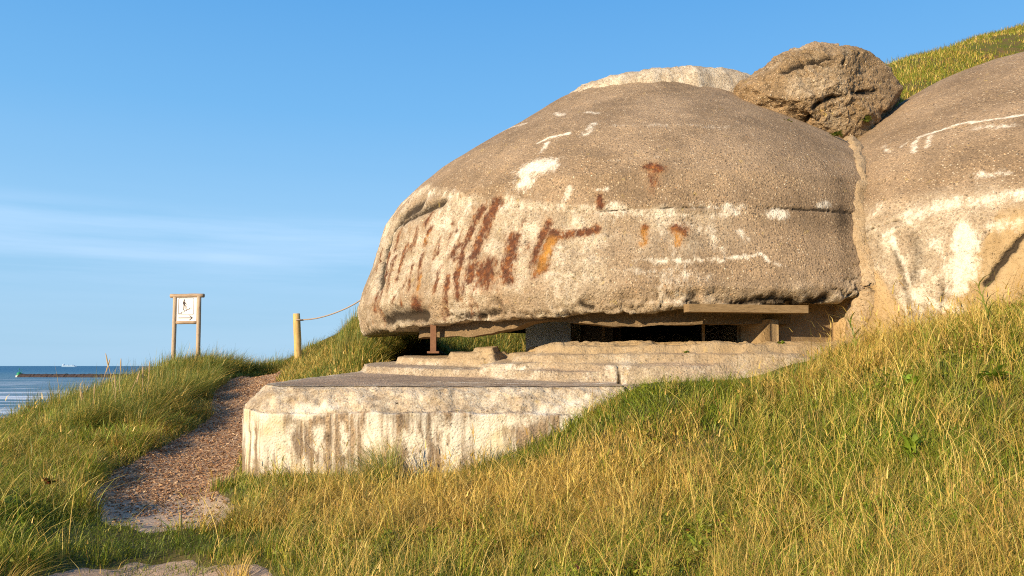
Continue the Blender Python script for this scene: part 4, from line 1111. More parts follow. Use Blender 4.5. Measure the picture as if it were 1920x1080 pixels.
# ------------------------------------------------------------------ grass machinery
m = NT('grass_blades')
gc = m.attr('col', True)
d1 = m.n('BsdfDiffuse', Color=gc); t1 = m.n('BsdfTranslucent', Color=m.mix(0.5, gc, (0.30, 0.33, 0.03)))
g1 = m.n('BsdfGlossy', Color=(0.6, 0.6, 0.5), Roughness=0.5)
mx = m.n('MixShader', Fac=0.30); m.t.links.new(d1.outputs[0], mx.inputs[1]); m.t.links.new(t1.outputs[0], mx.inputs[2])
mx2 = m.n('MixShader', Fac=0.05); m.t.links.new(mx.outputs[0], mx2.inputs[1]); m.t.links.new(g1.outputs[0], mx2.inputs[2])
m.t.links.new(mx2.outputs[0], m.out.inputs['Surface'])
MAT['grass'] = m.m

def ribbons(base, h, w, az, lean, col, nseg=3, droop=None, tipw=0.0, curl=None):
    """grass blades: base (N,3), height, width, azimuth of the lean, lean 0..1.5 -> V, faces, colours"""
    N = len(base); t = np.linspace(0, 1, nseg+1)
    d = np.stack([np.cos(az), np.sin(az), np.zeros(N)], -1)
    fa = az + math.pi/2 + rng.normal(0, 0.7, N)
    s = np.stack([np.cos(fa), np.sin(fa), np.zeros(N)], -1)
    droop = np.zeros(N) if droop is None else droop
    T = t[None, :]
    hor = h[:, None]*lean[:, None]*T**1.9
    ver = h[:, None]*(T - (0.30*np.minimum(lean, 1.3)[:, None])*T**2.2 - droop[:, None]*T**4)
    C = base[:, None, :] + d[:, None, :]*hor[..., None]
    if curl is not None: C = C + s[:, None, :]*(h*curl)[:, None, None]*(T**2)[..., None]
    C[..., 2] = base[:, None, 2] + ver
    wd = w[:, None]*np.maximum(1-T**1.6, tipw)*0.5
    Lf = C - s[:, None, :]*wd[..., None]; Rt = C + s[:, None, :]*wd[..., None]
    k = nseg+1
    V = np.empty((N, 2*nseg+1, 3), np.float32)
    V[:, 0:2*nseg:2] = Lf[:, :nseg]; V[:, 1:2*nseg:2] = Rt[:, :nseg]; V[:, 2*nseg] = C[:, nseg]
    nv = 2*nseg+1
    b = (np.arange(N)*nv)[:, None]
    q = np.concatenate([b + np.array([[2*i, 2*i+1, 2*i+3, 2*i+2]]) for i in range(nseg-1)], 0)
    tr = b + np.array([[2*nseg-2, 2*nseg-1, 2*nseg]])
    Cc = np.repeat(col[:, None, :], nv, axis=1).astype(np.float32)
    return V.reshape(-1, 3), q, tr, Cc.reshape(-1, 3)

class Grass:
    def __init__(s): s.V = []; s.q = []; s.t = []; s.c = []; s.n = 0
    def add(s, r):
        V, q, t, c = r
        s.V.append(V); s.q.append(q+s.n); s.t.append(t+s.n); s.c.append(c); s.n += len(V)
    def build(s, name, mat=None, parent=None):
        return mesh_np(name, np.concatenate(s.V), [np.concatenate(s.q), np.concatenate(s.t)], mat or MAT['grass'], parent, False, {'col': np.concatenate(s.c)})

GREEN = np.array([(0.12, 0.18, 0.014), (0.20, 0.26, 0.021), (0.26, 0.29, 0.026), (0.36, 0.34, 0.040), (0.055, 0.090, 0.012)])
DRY = np.array([(0.66, 0.44, 0.105), (0.80, 0.58, 0.17), (0.54, 0.34, 0.08), (0.42, 0.25, 0.07), (0.76, 0.56, 0.13)])
MARR = np.array([(0.07, 0.13, 0.028), (0.13, 0.20, 0.035), (0.24, 0.265, 0.045), (0.38, 0.33, 0.07)])
def pick(pal, n, mixn=0.15):
    c = pal[rng.integers(0, len(pal), n)]
    c2 = pal[rng.integers(0, len(pal), n)]; f = rng.random(n)[:, None]
    return np.clip((c*f + c2*(1-f))*(1+rng.normal(0, mixn, n))[:, None], 0.004, 0.9)

def blocked(X, Y, m_=0.0):
    a, b = path_sdf(X, Y)
    foot = sdf_poly(X, Y, INNER) < 0.26+m_
    r1 = np.hypot(X-C1[0], Y-C1[1]); r2 = np.hypot(X-C2[0], Y-C2[1])
    dome = ((r1 < 5.25) & (Y > 9.4) & ~((Y > 19.2) & (X < 1.0))) | (r2 < 5.9)
    return a, b, foot | dome

def blob(X, Y, cx, cy, rx, ry, soft=0.35):
    d = np.hypot((X-cx)/rx, (Y-cy)/ry) + 0.22*fbm(xyz(X, Y), 1.6, 3, 300)
    return ss(1.0+soft, 1.0-soft, d)

def fields(X, Y):
    P = xyz(X, Y)
    F = {}
    F['n1'] = fbm(P, 0.75, 3, 301); F['n2'] = fbm(P, 2.2, 3, 302); F['n3'] = fbm(P, 0.45, 2, 303)
    F['blond'] = np.maximum(blob(X, Y, -1.35, 7.25, 1.5, 0.75), blob(X, Y, 0.9, 7.2, 1.0, 0.8)*0.75)
    F['moss'] = np.maximum(blob(X, Y, -2.7, 6.8, 1.5, 0.30), blob(X, Y, -3.05, 8.35, 0.45, 0.55))
    F['crest'] = ss(0.9, 0.35, np.abs(Y-(8.45+0.22*np.clip(X-0.5, 0, 4))))*ss(-0.6, 0.0, X)*(1-ss(2.8, 3.6, X))
    F['left'] = ss(-3.6, -4.6, X)
    F['bank'] = F['left']*ss(10, 12.5, Y)
    F['mound'] = ss(14.3, 15.3, Y)*ss(-5.6, -4.9, X)*ss(2.0, 0.5, X)
    return F

def sample(N, y0=2.3, y1=23.0, marg=0.75, wid=0.69):
    Y = rng.uniform(y0, y1, N); X = rng.uniform(-1, 1, N)*(wid*Y+marg)
    return X, Y

# fine short sward
g = Grass()
X, Y = sample(520000)
a, b, blk = blocked(X, Y)
F = fields(X, Y)
near_path = np.minimum(a, b)
prob = np.clip(ss(-0.02, 0.14, near_path) + 0.05*(b < 0)*ss(-0.45, 0.1, F['n2']), 0, 1)
prob = np.maximum(prob, 0.8*ss(0.0, -0.02, b)*ss(-0.45, 0.0, b)*ss(-0.2, 0.2, F['n2']))
keep = (~blk) & (rng.random(len(X)) < prob)
X, Y, near_path = X[keep], Y[keep], near_path[keep]; F = {k: v[keep] for k, v in F.items()}
N = len(X)
h = (0.085 + 0.075*rng.random(N))*(1+0.5*F['n2'])*(1+0.45*F['n1'])
h *= 1 - 0.42*F['moss']
h = h*(1 + np.maximum(np.maximum(0.7*F['left']*(1-F['moss']), 0.9*F['bank']), 0.9*F['mound']) + 0.35*F['crest'])
h = h*ss(-0.35, 0.5, near_path)**0.5 + 0.022
dryp = np.clip(0.17 + 0.50*F['n3'] + 0.30*F['n1'] + 0.60*F['blond'] - 0.5*F['crest'] - 0.4*F['moss'] + 0.26*F['left'], 0.03, 0.9)
isd = rng.random(N) < dryp
col = np.where(isd[:, None], pick(DRY, N), pick(GREEN, N))
far = ss(9, 14, Y)
col = np.where((~isd & (rng.random(N) < far))[:, None], pick(MARR, N), col)
col = np.where((F['moss'] > rng.random(N)*1.2)[:, None], pick(GREEN[[0, 1, 4]], N), col)
az = rng.uniform(0, 2*math.pi, N); wnd = rng.random(N) < 0.45
az = np.where(wnd, rng.normal(0.4, 0.9, N), az)
w = 0.0052*(np.maximum(Y, 3.5)/6)**0.8*rng.uniform(0.7, 1.3, N)
base = xyz(X, Y, height(X, Y)-0.012 - 0.05*ss(0.25, -0.25, near_path))
g.add(ribbons(base, h, w, az, rng.uniform(0.2, 1.2, N), col, 2, curl=rng.normal(0, 0.15, N)))
tag(g.build('meadow_grass'), 'short green and yellowed grass covering the dune', kind='stuff')

# long dry stalks with seed heads
g = Grass()
X, Y = sample(80000, 2.3, 16)
a, b, blk = blocked(X, Y, 0.02); F = fields(X, Y); npth = np.minimum(a, b)
dens = np.clip(0.36 + 0.75*F['n1'] + 0.55*F['n2'] + 0.75*F['blond'] - 0.95*F['crest'] - 1.3*F['moss'] - 0.28*F['left'], 0.02, 1)*ss(0.02, 0.22, npth)
keep = (~blk) & (rng.random(len(X)) < dens)
X, Y = X[keep], Y[keep]; F = {k: v[keep] for k, v in F.items()}; N = len(X)
h = rng.uniform(0.16, 0.56, N)*(1+0.4*F['n1'])*np.where(rng.random(N) < 0.12, 1.35, 0.85)
h *= 1-0.25*F['blond']
az = rng.normal(0.3, 1.0, N) + np.where(rng.random(N) < 0.42, math.pi*0.85, 0) + 1.1*F['n3']
lean = rng.uniform(0.15, 1.15, N)
col = pick(DRY, N)
w = 0.0036*(np.maximum(Y, 3)/6)**0.9*rng.uniform(0.7, 1.3, N)
base = xyz(X, Y, height(X, Y)-0.01)
cu = rng.normal(0, 0.22, N)
g.add(ribbons(base, h, w, az, lean, col, 4, droop=rng.uniform(0, 0.22, N), tipw=0.55, curl=cu))
# a few much longer blond stalks towards the camera
X1, Y1 = sample(5200, 2.8, 7.6); a, b, blk = blocked(X1, Y1, 0.02); F1 = fields(X1, Y1)
kp = (~blk) & (np.minimum(a, b) > 0.12) & (F1['moss'] < 0.4) & (rng.random(len(X1)) < np.clip(0.6+1.2*F1['n2'], 0.05, 1)); X1, Y1 = X1[kp], Y1[kp]; n1_ = len(X1)
g.add(ribbons(xyz(X1, Y1, height(X1, Y1)-0.01), rng.uniform(0.38, 0.68, n1_), 0.0040*(Y1/5)**0.8*rng.uniform(0.8, 1.3, n1_), rng.normal(0.6, 0.9, n1_)+np.where(rng.random(n1_) < 0.45, 2.3, 0), rng.uniform(0.25, 0.95, n1_), pick(DRY[[0, 1, 4]], n1_), 5, droop=rng.uniform(0, 0.2, n1_), tipw=0.6, curl=rng.normal(0, 0.15, n1_)))
# seed heads: short thicker ribbons at the tips of some of the stalks
ks = np.where(rng.random(N) < 0.30)[0]
d = np.stack([np.cos(az[ks]), np.sin(az[ks])], -1)
tp = base[ks].copy(); tt = 0.86
tp[:, :2] += d*(h[ks]*lean[ks]*tt**1.9)[:, None]
tp[:, 2] += h[ks]*(tt-0.30*np.minimum(lean[ks], 1.3)*tt**2.2)
g.add(ribbons(tp, h[ks]*0.20, w[ks]*2.6, az[ks], lean[ks]*1.3, pick(DRY[[0, 1, 2, 3]], len(ks)), 2))
# tussocks: long loose blades that share a root and a lean
X0, Y0 = sample(4200, 2.4, 13.5)
a, b, blk = blocked(X0, Y0, 0.12); F = fields(X0, Y0)
kp = (~blk) & (np.minimum(a, b) > 0.18) & (rng.random(len(X0)) < np.clip(0.75-0.9*F['moss']-0.45*F['crest']+0.5*F['n2'], 0.03, 1))
X0, Y0 = X0[kp], Y0[kp]; F = {k_: v_[kp] for k_, v_ in F.items()}; M = len(X0)
hh = rng.uniform(0.18, 0.46, M)*(1+0.3*F['n1']); a0 = rng.normal(0.5, 0.8, M)+np.where(rng.random(M) < 0.4, 2.4, 0); le = rng.uniform(0.2, 0.9, M)
dr = np.clip(0.45+0.8*F['n3']+0.5*F['blond']+rng.normal(0, 0.3, M), 0.03, 1); tn = np.clip(rng.normal(1, 0.22, M), 0.5, 1.5)
K = 52; ix = np.repeat(np.arange(M), K); n = len(ix)
r_ = rng.normal(0, 0.05, n); r2_ = rng.normal(0, 0.05, n)
x = X0[ix]+r_; y = Y0[ix]+r2_
aa_ = a0[ix]+rng.normal(0, 0.75, n)
lime = np.array([(0.24, 0.30, 0.03), (0.34, 0.36, 0.045), (0.16, 0.22, 0.02), (0.44, 0.38, 0.07)])
cc_ = np.where((rng.random(n) < dr[ix])[:, None], pick(DRY, n), pick(lime, n))*tn[ix][:, None]
g.add(ribbons(xyz(x, y, height(x, y)-0.01), hh[ix]*rng.uniform(0.4, 1.15, n), 0.0042*(np.maximum(y, 3)/6)**0.85*rng.uniform(0.7, 1.3, n), aa_, np.clip(le[ix]+rng.normal(0.1, 0.3, n), 0.05, 1.5), np.clip(cc_, 0.01, 0.85), 4, droop=rng.uniform(0, 0.25, n), tipw=0.3, curl=rng.normal(0, 0.12, n)))
tag(g.build('dry_grass'), 'tall straw coloured grass stalks with seed heads bending over the slope', kind='stuff')

# medium green blades and low herbs between the stalks
g = Grass()
X, Y = sample(70000, 2.3, 13)
a, b, blk = blocked(X, Y, 0.02); F = fields(X, Y); npth = np.minimum(a, b)
dens = np.clip(0.45 + 0.9*F['n2'] - 0.5*F['n1'] - 0.5*F['blond'] - 0.9*F['moss'] + 0.35*F['crest'], 0.02, 1)*ss(0.04, 0.2, npth)
keep = (~blk) & (rng.random(len(X)) < dens)
X, Y = X[keep], Y[keep]; F = {k: v[keep] for k, v in F.items()}; N = len(X)
h = rng.uniform(0.12, 0.34, N)*(1+0.5*F['left'])*(1-0.25*F['crest'])
az = rng.uniform(0, 2*math.pi, N)
az = np.where(F['crest'] > 0.4, rng.normal(2.7, 0.5, N), az)
g.add(ribbons(xyz(X, Y, height(X, Y)-0.01), h, 0.0075*(np.maximum(Y, 3)/6)**0.7*rng.uniform(0.6, 1.4, N), az, rng.uniform(0.3, 1.2, N), np.where((F['n2'] > 0.05)[:, None], pick(np.array([(0.17, 0.27, 0.02), (0.26, 0.36, 0.03), (0.34, 0.38, 0.04)]), N), pick(GREEN[[0, 1, 2, 3]], N)), 3, droop=rng.uniform(0, 0.2, N)))
# small round herb leaves (clover and the like), laid nearly flat
X, Y = sample(60000, 2.3, 9.0)
a, b, blk = blocked(X, Y, 0.02); F = fields(X, Y); npth = np.minimum(a, b)
cl = fbm(xyz(X, Y), 1.4, 3, 311)
keep = (~blk) & (rng.random(len(X)) < np.clip((cl-0.02)*3.2, 0, 1)*(1-F['blond'])*(1-F['moss'])*ss(0.05, 0.2, npth))
X, Y = X[keep], Y[keep]; N = len(X)
zb = height(X, Y) + rng.uniform(0.02, 0.11, N)
hc = np.where((rng.random(N) < 0.035)[:, None], np.array([[0.20, 0.05, 0.03]]), pick(GREEN[[1, 2, 2, 3]], N, 0.25))
g.add(ribbons(xyz(X, Y, zb), rng.uniform(0.02, 0.045, N), rng.uniform(0.016, 0.034, N), rng.uniform(0, 6.28, N), rng.uniform(0.8, 2.0, N), hc, 2))
tag(g.build('green_herbs'), 'fresh green blades and small leafy herbs between the dry stalks', kind='stuff')

# marram: dense tall clumps on the ridge round the sign and up the mound
def clump(g, cx, cy, n, hh, spread, pal=MARR, wind=0.3, zoff=0.0, dry=0.12, lean0=0.15):
    r = spread*np.sqrt(rng.random(n)); th = rng.uniform(0, 2*math.pi, n)
    x = cx+r*np.cos(th); y = cy+r*np.sin(th)
    h = hh*rng.uniform(0.35, 1.0, n)*np.where(rng.random(n) < 0.06, 1.35, 1.0)
    out = th + rng.normal(0, 0.5, n)
    vx = np.cos(out)*0.6 + math.cos(wind)*0.55; vy = np.sin(out)*0.6 + math.sin(wind)*0.55
    tone = float(np.clip(rng.normal(1.0, 0.28), 0.45, 1.6)); dry = float(np.clip(dry*rng.uniform(0.3, 2.4), 0, 1))
    col = np.where((rng.random(n) < dry)[:, None], pick(DRY, n), pick(pal, n)*tone)
    base = xyz(x, y, height(x, y)-0.03+zoff)
    g.add(ribbons(base, h, 0.0062*(max(cy, 6)/10)**0.75*rng.uniform(0.7, 1.3, n), np.arctan2(vy, vx), lean0+rng.uniform(0, 1.0, n)*np.hypot(vx, vy), col, 4, droop=rng.uniform(0, 0.28, n)))
g = Grass()
ZONES = [  # polygon, clumps, blades, height
 ([(-8.3,13.2),(-6.2,12.4),(-5.6,13.2),(-5.9,15),(-6.4,17),(-6.7,19.0),(-6.6,20.4),(-8.6,20.6),(-8.9,18),(-8.2,16)], 250, 170, 0.72),
 ([(-6.5,11.2),(-5.3,11.4),(-5.6,13),(-6.8,13.2)], 60, 150, 0.66),
 ([(-7.0,20.3),(-5.2,20.2),(-4.9,20.6),(-5.2,21.5),(-7.3,21.6)], 60, 120, 0.55),
 ([(-3.95,19.4),(-3.75,17.2),(-3.25,15.2),(-2.7,14.0),(-2.35,14.0),(-2.3,16),(-2.4,18),(-3,20.5),(-3.9,20.6)], 230, 150, 0.44),
 ([(-2.4,21.3),(1.8,21.4),(1.8,23.6),(-2.8,23.6)], 90, 110, 0.45),
 ([(-3.75,18.4),(-3.45,16.6),(-3.0,15.0),(-2.6,14.3),(-2.3,15.5),(-2.4,18.8),(-3.2,19.6)], 150, 160, 0.80),
 ([(-12,12.0),(-8.2,11.5),(-7.2,13.2),(-8.3,15.5),(-12.5,16)], 190, 90, 0.34),
 ([(-9.5,7.5),(-5.3,7.8),(-5.0,9.5),(-5.4,11),(-9.5,11.5)], 150, 100, 0.36)]
for poly, nc, nb, hh in ZONES:
    P = np.array(poly); lo, hi = P.min(0), P.max(0); k = 0
    while k < nc:
        x, y = rng.uniform(lo, hi)
        if sdf_poly(np.array([x]), np.array([y]), poly)[0] > 0: continue
        a, b, blk = blocked(np.array([x]), np.array([y]), -0.1)
        if blk[0] or min(a[0], b[0]) < 0.12: k += 0.2; continue
        clump(g, x, y, nb, hh*rng.uniform(0.75, 1.2), 0.22, dry=0.16 if hh > 0.4 else 0.38); k += 1
tag(g.build('marram_grass'), 'dense tall marram grass round the sign and up the mound beside the dome', kind='stuff')

# turf on the hill behind, and weeds along the seams of the lump
g = Grass()
N = 90000
X = rng.uniform(5.0, 15.5, N); Y = rng.uniform(12.6, 22, N); Z = hill_h(X, Y)
n2 = fbm(xyz(X, Y), 0.9, 4, 320)
vis = (X/Y > 0.36) & (X/Y < 0.75) & (np.hypot(X-C2[0], Y-C2[1]) > 0) & (rng.random(N) < np.clip(0.72+1.5*n2, 0.05, 1))
X, Y, Z = X[vis], Y[vis], Z[vis]; N = len(X)
col = np.where((rng.random(N) < 0.38)[:, None], pick(DRY, N), pick(GREEN[[1, 2, 3]], N))
g.add(ribbons(xyz(X, Y, Z-0.02), rng.uniform(0.06, 0.20, N), np.full(N, 0.014), rng.uniform(0, 6.28, N), rng.uniform(0.2, 1.0, N), col, 2))
tag(g.build('hill_grass'), 'short grass on the bank above the right dome', kind='stuff')

# ------------------------------------------------------------------ tussocks and plants that stand out
def world_pt(px, py, D):
    """direction through a 1920 px wide frame, at a given depth"""
    x = (px-960)/1493.33; v = -(py-(686-1493.33*math.tan(PITCH)))/1493.33
    y = math.cos(PITCH)-v*math.sin(PITCH); z = math.sin(PITCH)+v*math.cos(PITCH)
    return np.array([x/y*D, D, z/y*D])
def tussock(cx, cy, n, hh, spread, label, cat='grass tuft', wind=0.3, dry=0.15, pal=MARR, zoff=0.0, grp=None, lean0=0.15):
    g = Grass(); clump(g, cx, cy, n, hh, spread, pal, wind, zoff, dry, lean0)
    V = np.concatenate(g.V); z0 = float(height(cx, cy))+zoff
    g.V = [V-np.array([cx, cy, z0])]
    o = g.build('grass_tussock'); o.location = (cx, cy, z0)
    return tag(o, label, cat, grp)
tussock(-1.30, 8.15, 620, 0.78, 0.16, 'arching green marram tussock growing against the white streaked front of the block', wind=2.7, dry=0.08)
tussock(-1.9, 8.15, 260, 0.42, 0.15, 'smaller thin tussock left of the arching one at the foot of the block', wind=2.6, dry=0.4)
tussock(-0.75, 8.1, 260, 0.40, 0.14, 'loose half dry tussock right of the arching one below the block', wind=0.5, dry=0.5)
tussock(-3.0, 8.6, 420, 0.24, 0.22, 'low rounded green tuft between the path and the left corner of the block', pal=GREEN, dry=0.1)
tussock(-4.35, 14.6, 260, 0.28, 0.22, 'low yellowish tuft beside the path at the left end of the slab', dry=0.55)
tussock(-4.85, 18.2, 320, 0.28, 0.25, 'yellow green tuft at the foot of the fence post', dry=0.4)
tussock(-3.45, 5.35, 130, 0.42, 0.16, 'pale dry tuft with bent stalks in the bottom left corner', pal=DRY, wind=0.6, dry=0.9, lean0=0.4)
tussock(-2.05, 5.95, 110, 0.34, 0.12, 'pale dry fan shaped tuft at the right edge of the sandy patch', pal=DRY, wind=2.4, dry=0.9, lean0=0.3)

MAT['leaf'] = MAT['grass']
def leaf(g, base, az, el, Ln, W, c, bend=0.6, seg=6):
    """broad leaf as a curved blade with a mid fold"""
    t = np.linspace(0, 1, seg+1)
    d = np.array([math.cos(az), math.sin(az), 0.0]); s = np.array([-math.sin(az), math.cos(az), 0.0])
    ang = el - bend*t
    step = np.stack([np.cos(ang)[:, None]*d + np.array([0, 0, 1.0])*np.sin(ang)[:, None]], 0)[0]*(Ln/seg)
    C = np.array(base)+np.concatenate([np.zeros((1, 3)), np.cumsum(step[:-1], 0)])
    wd = W*0.5*np.sin(np.clip(t*0.93+0.07, 0, 1)*math.pi)**0.75
    up = np.array([0, 0, 1.0])
    Lf = C + s*wd[:, None] + up*wd[:, None]*0.35; Rt = C - s*wd[:, None] + up*wd[:, None]*0.35
    V = np.stack([Lf, C, Rt], 1).reshape(-1, 3)
    q = []
    for i in range(seg):
        for k in range(2): q.append((3*i+k, 3*i+k+1, 3*i+4+k, 3*i+3+k))
    cc = np.repeat(np.array([c]), len(V), 0)*(1+0.12*np.tile([0, 1, 0], seg+1))[:, None]
    g.add((V, np.array(q), np.zeros((0, 3), int), cc))
def rosette(x, y, n, Ln, W, label, name='dock_plant', cat='plant', cols=GREEN[[1, 2]], el=(0.5, 1.2), zo=0.03, z=None, grp=None):
    g = Grass(); z0 = (float(height(x, y)) if z is None else z)
    for i in range(n):
        c = pick(cols, 1, 0.2)[0]
        leaf(g, (random.gauss(0, .02), random.gauss(0, .02), zo), i*2.4+random.random(), random.uniform(*el), Ln*random.uniform(.55, 1.1), W*random.uniform(.7, 1.15), c, random.uniform(.5, 1.4))
    g.t = [np.zeros((0, 3), int)]
    o = mesh_np(name, np.concatenate(g.V), [np.concatenate(g.q)], MAT['leaf'], None, True, {'col': np.concatenate(g.c)})
    o.location = (x, y, z0)
    return tag(o, label, cat, grp)
LG = np.array([(0.22, 0.34, 0.03), (0.30, 0.40, 0.04)])
rosette(3.02, 6.05, 13, 0.20, 0.055, 'bright green broad leaved dock low on the right slope', cols=LG, el=(0.8, 1.5), zo=0.08)
rosette(4.05, 6.7, 9, 0.19, 0.09, 'two lobed pale green dock near the right edge under dry stalks', cols=LG, el=(0.3, 1.0), zo=0.12)
rosette(3.35, 4.75, 10, 0.12, 0.03, 'small narrow leaved plant beside the bare patch at lower right', cols=LG, zo=0.06)
rosette(3.55, 7.1, 9, 0.14, 0.045, 'green leafy plant above the broad leaved dock', cols=LG, zo=0.1, el=(0.8, 1.4))
rosette(1.25, 5.4, 8, 0.15, 0.03, 'slender leaved green plant at the bottom of the meadow', cols=LG, zo=0.05)
rosette(-4.55, 7.05, 6, 0.24, 0.16, 'big dark green leaf cluster by the left edge in shade', cols=GREEN[[0, 4]], el=(0.3, 0.9), zo=0.10)
rosette(-4.35, 7.55, 16, 0.11, 0.05, 'dark red leaved plant above the big green leaves at far left', name='red_leaved_plant', cols=np.array([(0.13, 0.02, 0.012), (0.22, 0.05, 0.03), (0.05, 0.07, 0.015)]), el=(0.2, 1.4), zo=0.22)
za = float(apron_z(np.array([3.28]), np.array([10.02]))[0][0])
rosette(3.38, 10.0, 18, 0.07, 0.025, 'small green weed in the corner of the sill under the jamb', name='sill_weed', cols=LG*0.7, zo=0.0, z=za)
za = float(apron_z(np.array([2.12]), np.array([9.72]))[0][0])
rosette(2.12, 9.72, 14, 0.05, 0.02, 'tiny weed in a crack of the slab below the slit', name='sill_weed', cols=LG*0.6, zo=0.0, z=za)
for (x, y, zz, lb) in ((4.28, 12.25, 3.80, 'small weed at the lower left foot of the rubble lump'), (5.05, 12.2, 3.62, 'small weed under the bottom of the rubble lump'), (5.75, 12.7, 4.0, 'leafy weed at the lower right of the rubble lump'), (6.05, 13.0, 4.35, 'green weed climbing the right side of the rubble lump')):
    rosette(x, y, 26, 0.13, 0.05, lb, name='seam_weed', cols=np.array([(0.10, 0.14, 0.02), (0.17, 0.18, 0.03)]), el=(0.1, 1.5), z=zz-0.08)

# reeds: tall stems with lance leaves among the grass
def reed(x, y, hh, n, az, label):
    g = Grass(); z0 = float(height(x, y))
    st_ = np.array([[0, 0, 0]]); 
    g.add(ribbons(st_*1.0, np.array([hh]), np.array([0.008]), np.array([az]), np.array([0.25]), np.array([[0.24, 0.24, 0.05]]), 4, tipw=0.4))
    for i in range(n):
        t = 0.25+0.7*i/n
        b = np.array([[math.cos(az)*hh*0.25*t**1.9, math.sin(az)*hh*0.25*t**1.9, hh*t*0.93]])
        g.add(ribbons(b, np.array([hh*0.42]), np.array([0.020]), np.array([az+math.pi*(i % 2)+random.uniform(-.5, .5)]), np.array([random.uniform(.5, 1.1)]), pick(np.array([(0.20, 0.25, 0.04), (0.30, 0.30, 0.07)]), 1), 4, droop=np.array([0.1])))
    o = g.build('reed'); o.location = (x, y, z0)
    return tag(o, label, 'reed', 'reeds standing in the meadow grass')
reed(3.72, 8.6, 0.55, 9, 1.9, 'yellow green reed nearest the wall on the right slope')
reed(2.35, 7.4, 0.50, 8, 2.2, 'leafy pale reed in the middle of the right slope')
reed(2.75, 7.9, 0.45, 7, 0.6, 'short reed just up the slope from the leafy pale one')
reed(1.15, 6.9, 0.42, 7, 2.4, 'reed low down in front of the slab corner')
reed(4.75, 7.9, 0.60, 8, 2.0, 'tall reed near the right edge of the photo')
reed(2.0, 5.9, 0.40, 8, 2.5, 'wide leaved reed in the lower middle of the slope')

# marram flower spikes seen against the sea
def spike(px, py, D, tilt, label):
    tip = world_pt(px, py, D); x, y = tip[0]-0.25*math.sin(tilt), D
    z0 = float(height(x, y)); hh = tip[2]-z0
    mb = MB()
    P = [np.array([0.25*math.sin(tilt)*t**1.6, 0, hh*t]) for t in np.linspace(0, 1, 9)]
    mb.tube(P, [0.0045]*9, 5)
    hp = [P[-1]*0.0 + np.array([0.25*math.sin(tilt)*(1-0.06*(1-t)*4), 0, hh-0.20+0.22*t]) for t in np.linspace(0, 1, 7)]
    o = mb.build('flower_spike', MAT['straw']); o.location = (x, y, z0)
    mh = MB(); mh.tube(hp, [0.003, 0.008, 0.010, 0.010, 0.009, 0.007, 0.002], 6, True, 0.004, int(px))
    mh.build('seed_head', MAT['straw'], o)
    return tag(o, label, 'grass stalk', 'marram flower spikes against the sea')
m = NT('straw_stem'); MAT['straw'] = m.surf((0.50, 0.36, 0.19), 0.9, None, 0.1)
spike(198, 664, 12.5, -0.9, 'flower spike leaning left across its neighbour, tip above the breakwater')
spike(206, 674, 12.7, 0.9, 'flower spike leaning right and crossing the left leaning one')
spike(227, 674, 12.4, 0.1, 'tallest upright flower spike just right of the crossed pair')
spike(268, 688, 12.9, 0.0, 'upright flower spike second right of the crossed pair')
spike(281, 678, 13.2, 0.15, 'slim flower spike closest to the sign on the sea side')
spike(262, 697, 12.8, 1.0, 'short flower spike bent right over the breakwater')
spike(178, 720, 12.2, 0.1, 'low upright flower spike left of the crossed pair')
spike(150, 727, 12.0, -0.6, 'leftmost hooked flower spike over the surf')
spike(216, 705, 12.3, -0.1, 'lower flower spike between the crossed pair and the tallest')

# bark chips strewn on the path
N = 26000
X = rng.uniform(-6.6, -2.6, N); Y = 7.3+13.2*rng.random(N)**1.5
a, b = path_sdf(X, Y); kp = (a < 0.03) & (rng.random(N) < np.clip(ss(7.3, 8.7, Y+0.6*fbm(xyz(X, Y), 2, 3, 4)), 0.10, 1)); X, Y = X[kp], Y[kp]; N = len(X)
aa, bb = path_sdf(X, Y)
Z = height(X, Y) - 0.07*ss(0.25, -0.25, np.minimum(aa, bb)) + 0.022 + 0.02*fbm(xyz(X, Y), 2.5, 3, 33) + 0.012
th = rng.uniform(0, 6.28, N); Lc = rng.uniform(0.010, 0.042, N)*(np.maximum(Y, 8)/10)**0.3; Wc = rng.uniform(0.005, 0.015, N)
u = np.stack([np.cos(th), np.sin(th), rng.normal(0, 0.30, N)], -1)*Lc[:, None]*0.5
v = np.stack([-np.sin(th), np.cos(th), rng.normal(0, 0.5, N)], -1)*Wc[:, None]*0.5
c0 = xyz(X, Y, Z)
th_ = np.array([0, 0, -0.006])
V = np.stack([c0-u-v, c0+u-v, c0+u+v, c0-u+v, c0-u-v+th_, c0+u-v+th_, c0+u+v+th_, c0-u+v+th_], 1).reshape(-1, 3)
bi = (np.arange(N)*8)[:, None]
q = np.concatenate([bi+np.array([k]) for k in ((0, 1, 2, 3), (0, 4, 5, 1), (1, 5, 6, 2), (2, 6, 7, 3), (3, 7, 4, 0))])
cols = pick(np.array([(0.16, 0.082, 0.045), (0.32, 0.17, 0.09), (0.46, 0.28, 0.155), (0.62, 0.45, 0.28), (0.25, 0.135, 0.075)]), N)
m = NT('bark_chip'); MAT['chip'] = m.surf(m.attr('col', True), 0.95, None, 0.1)
tag(mesh_np('bark_chips', V, q, MAT['chip'], None, False, {'col': np.repeat(cols, 8, 0)}), 'brown bark chips and twigs strewn over the path', kind='stuff')

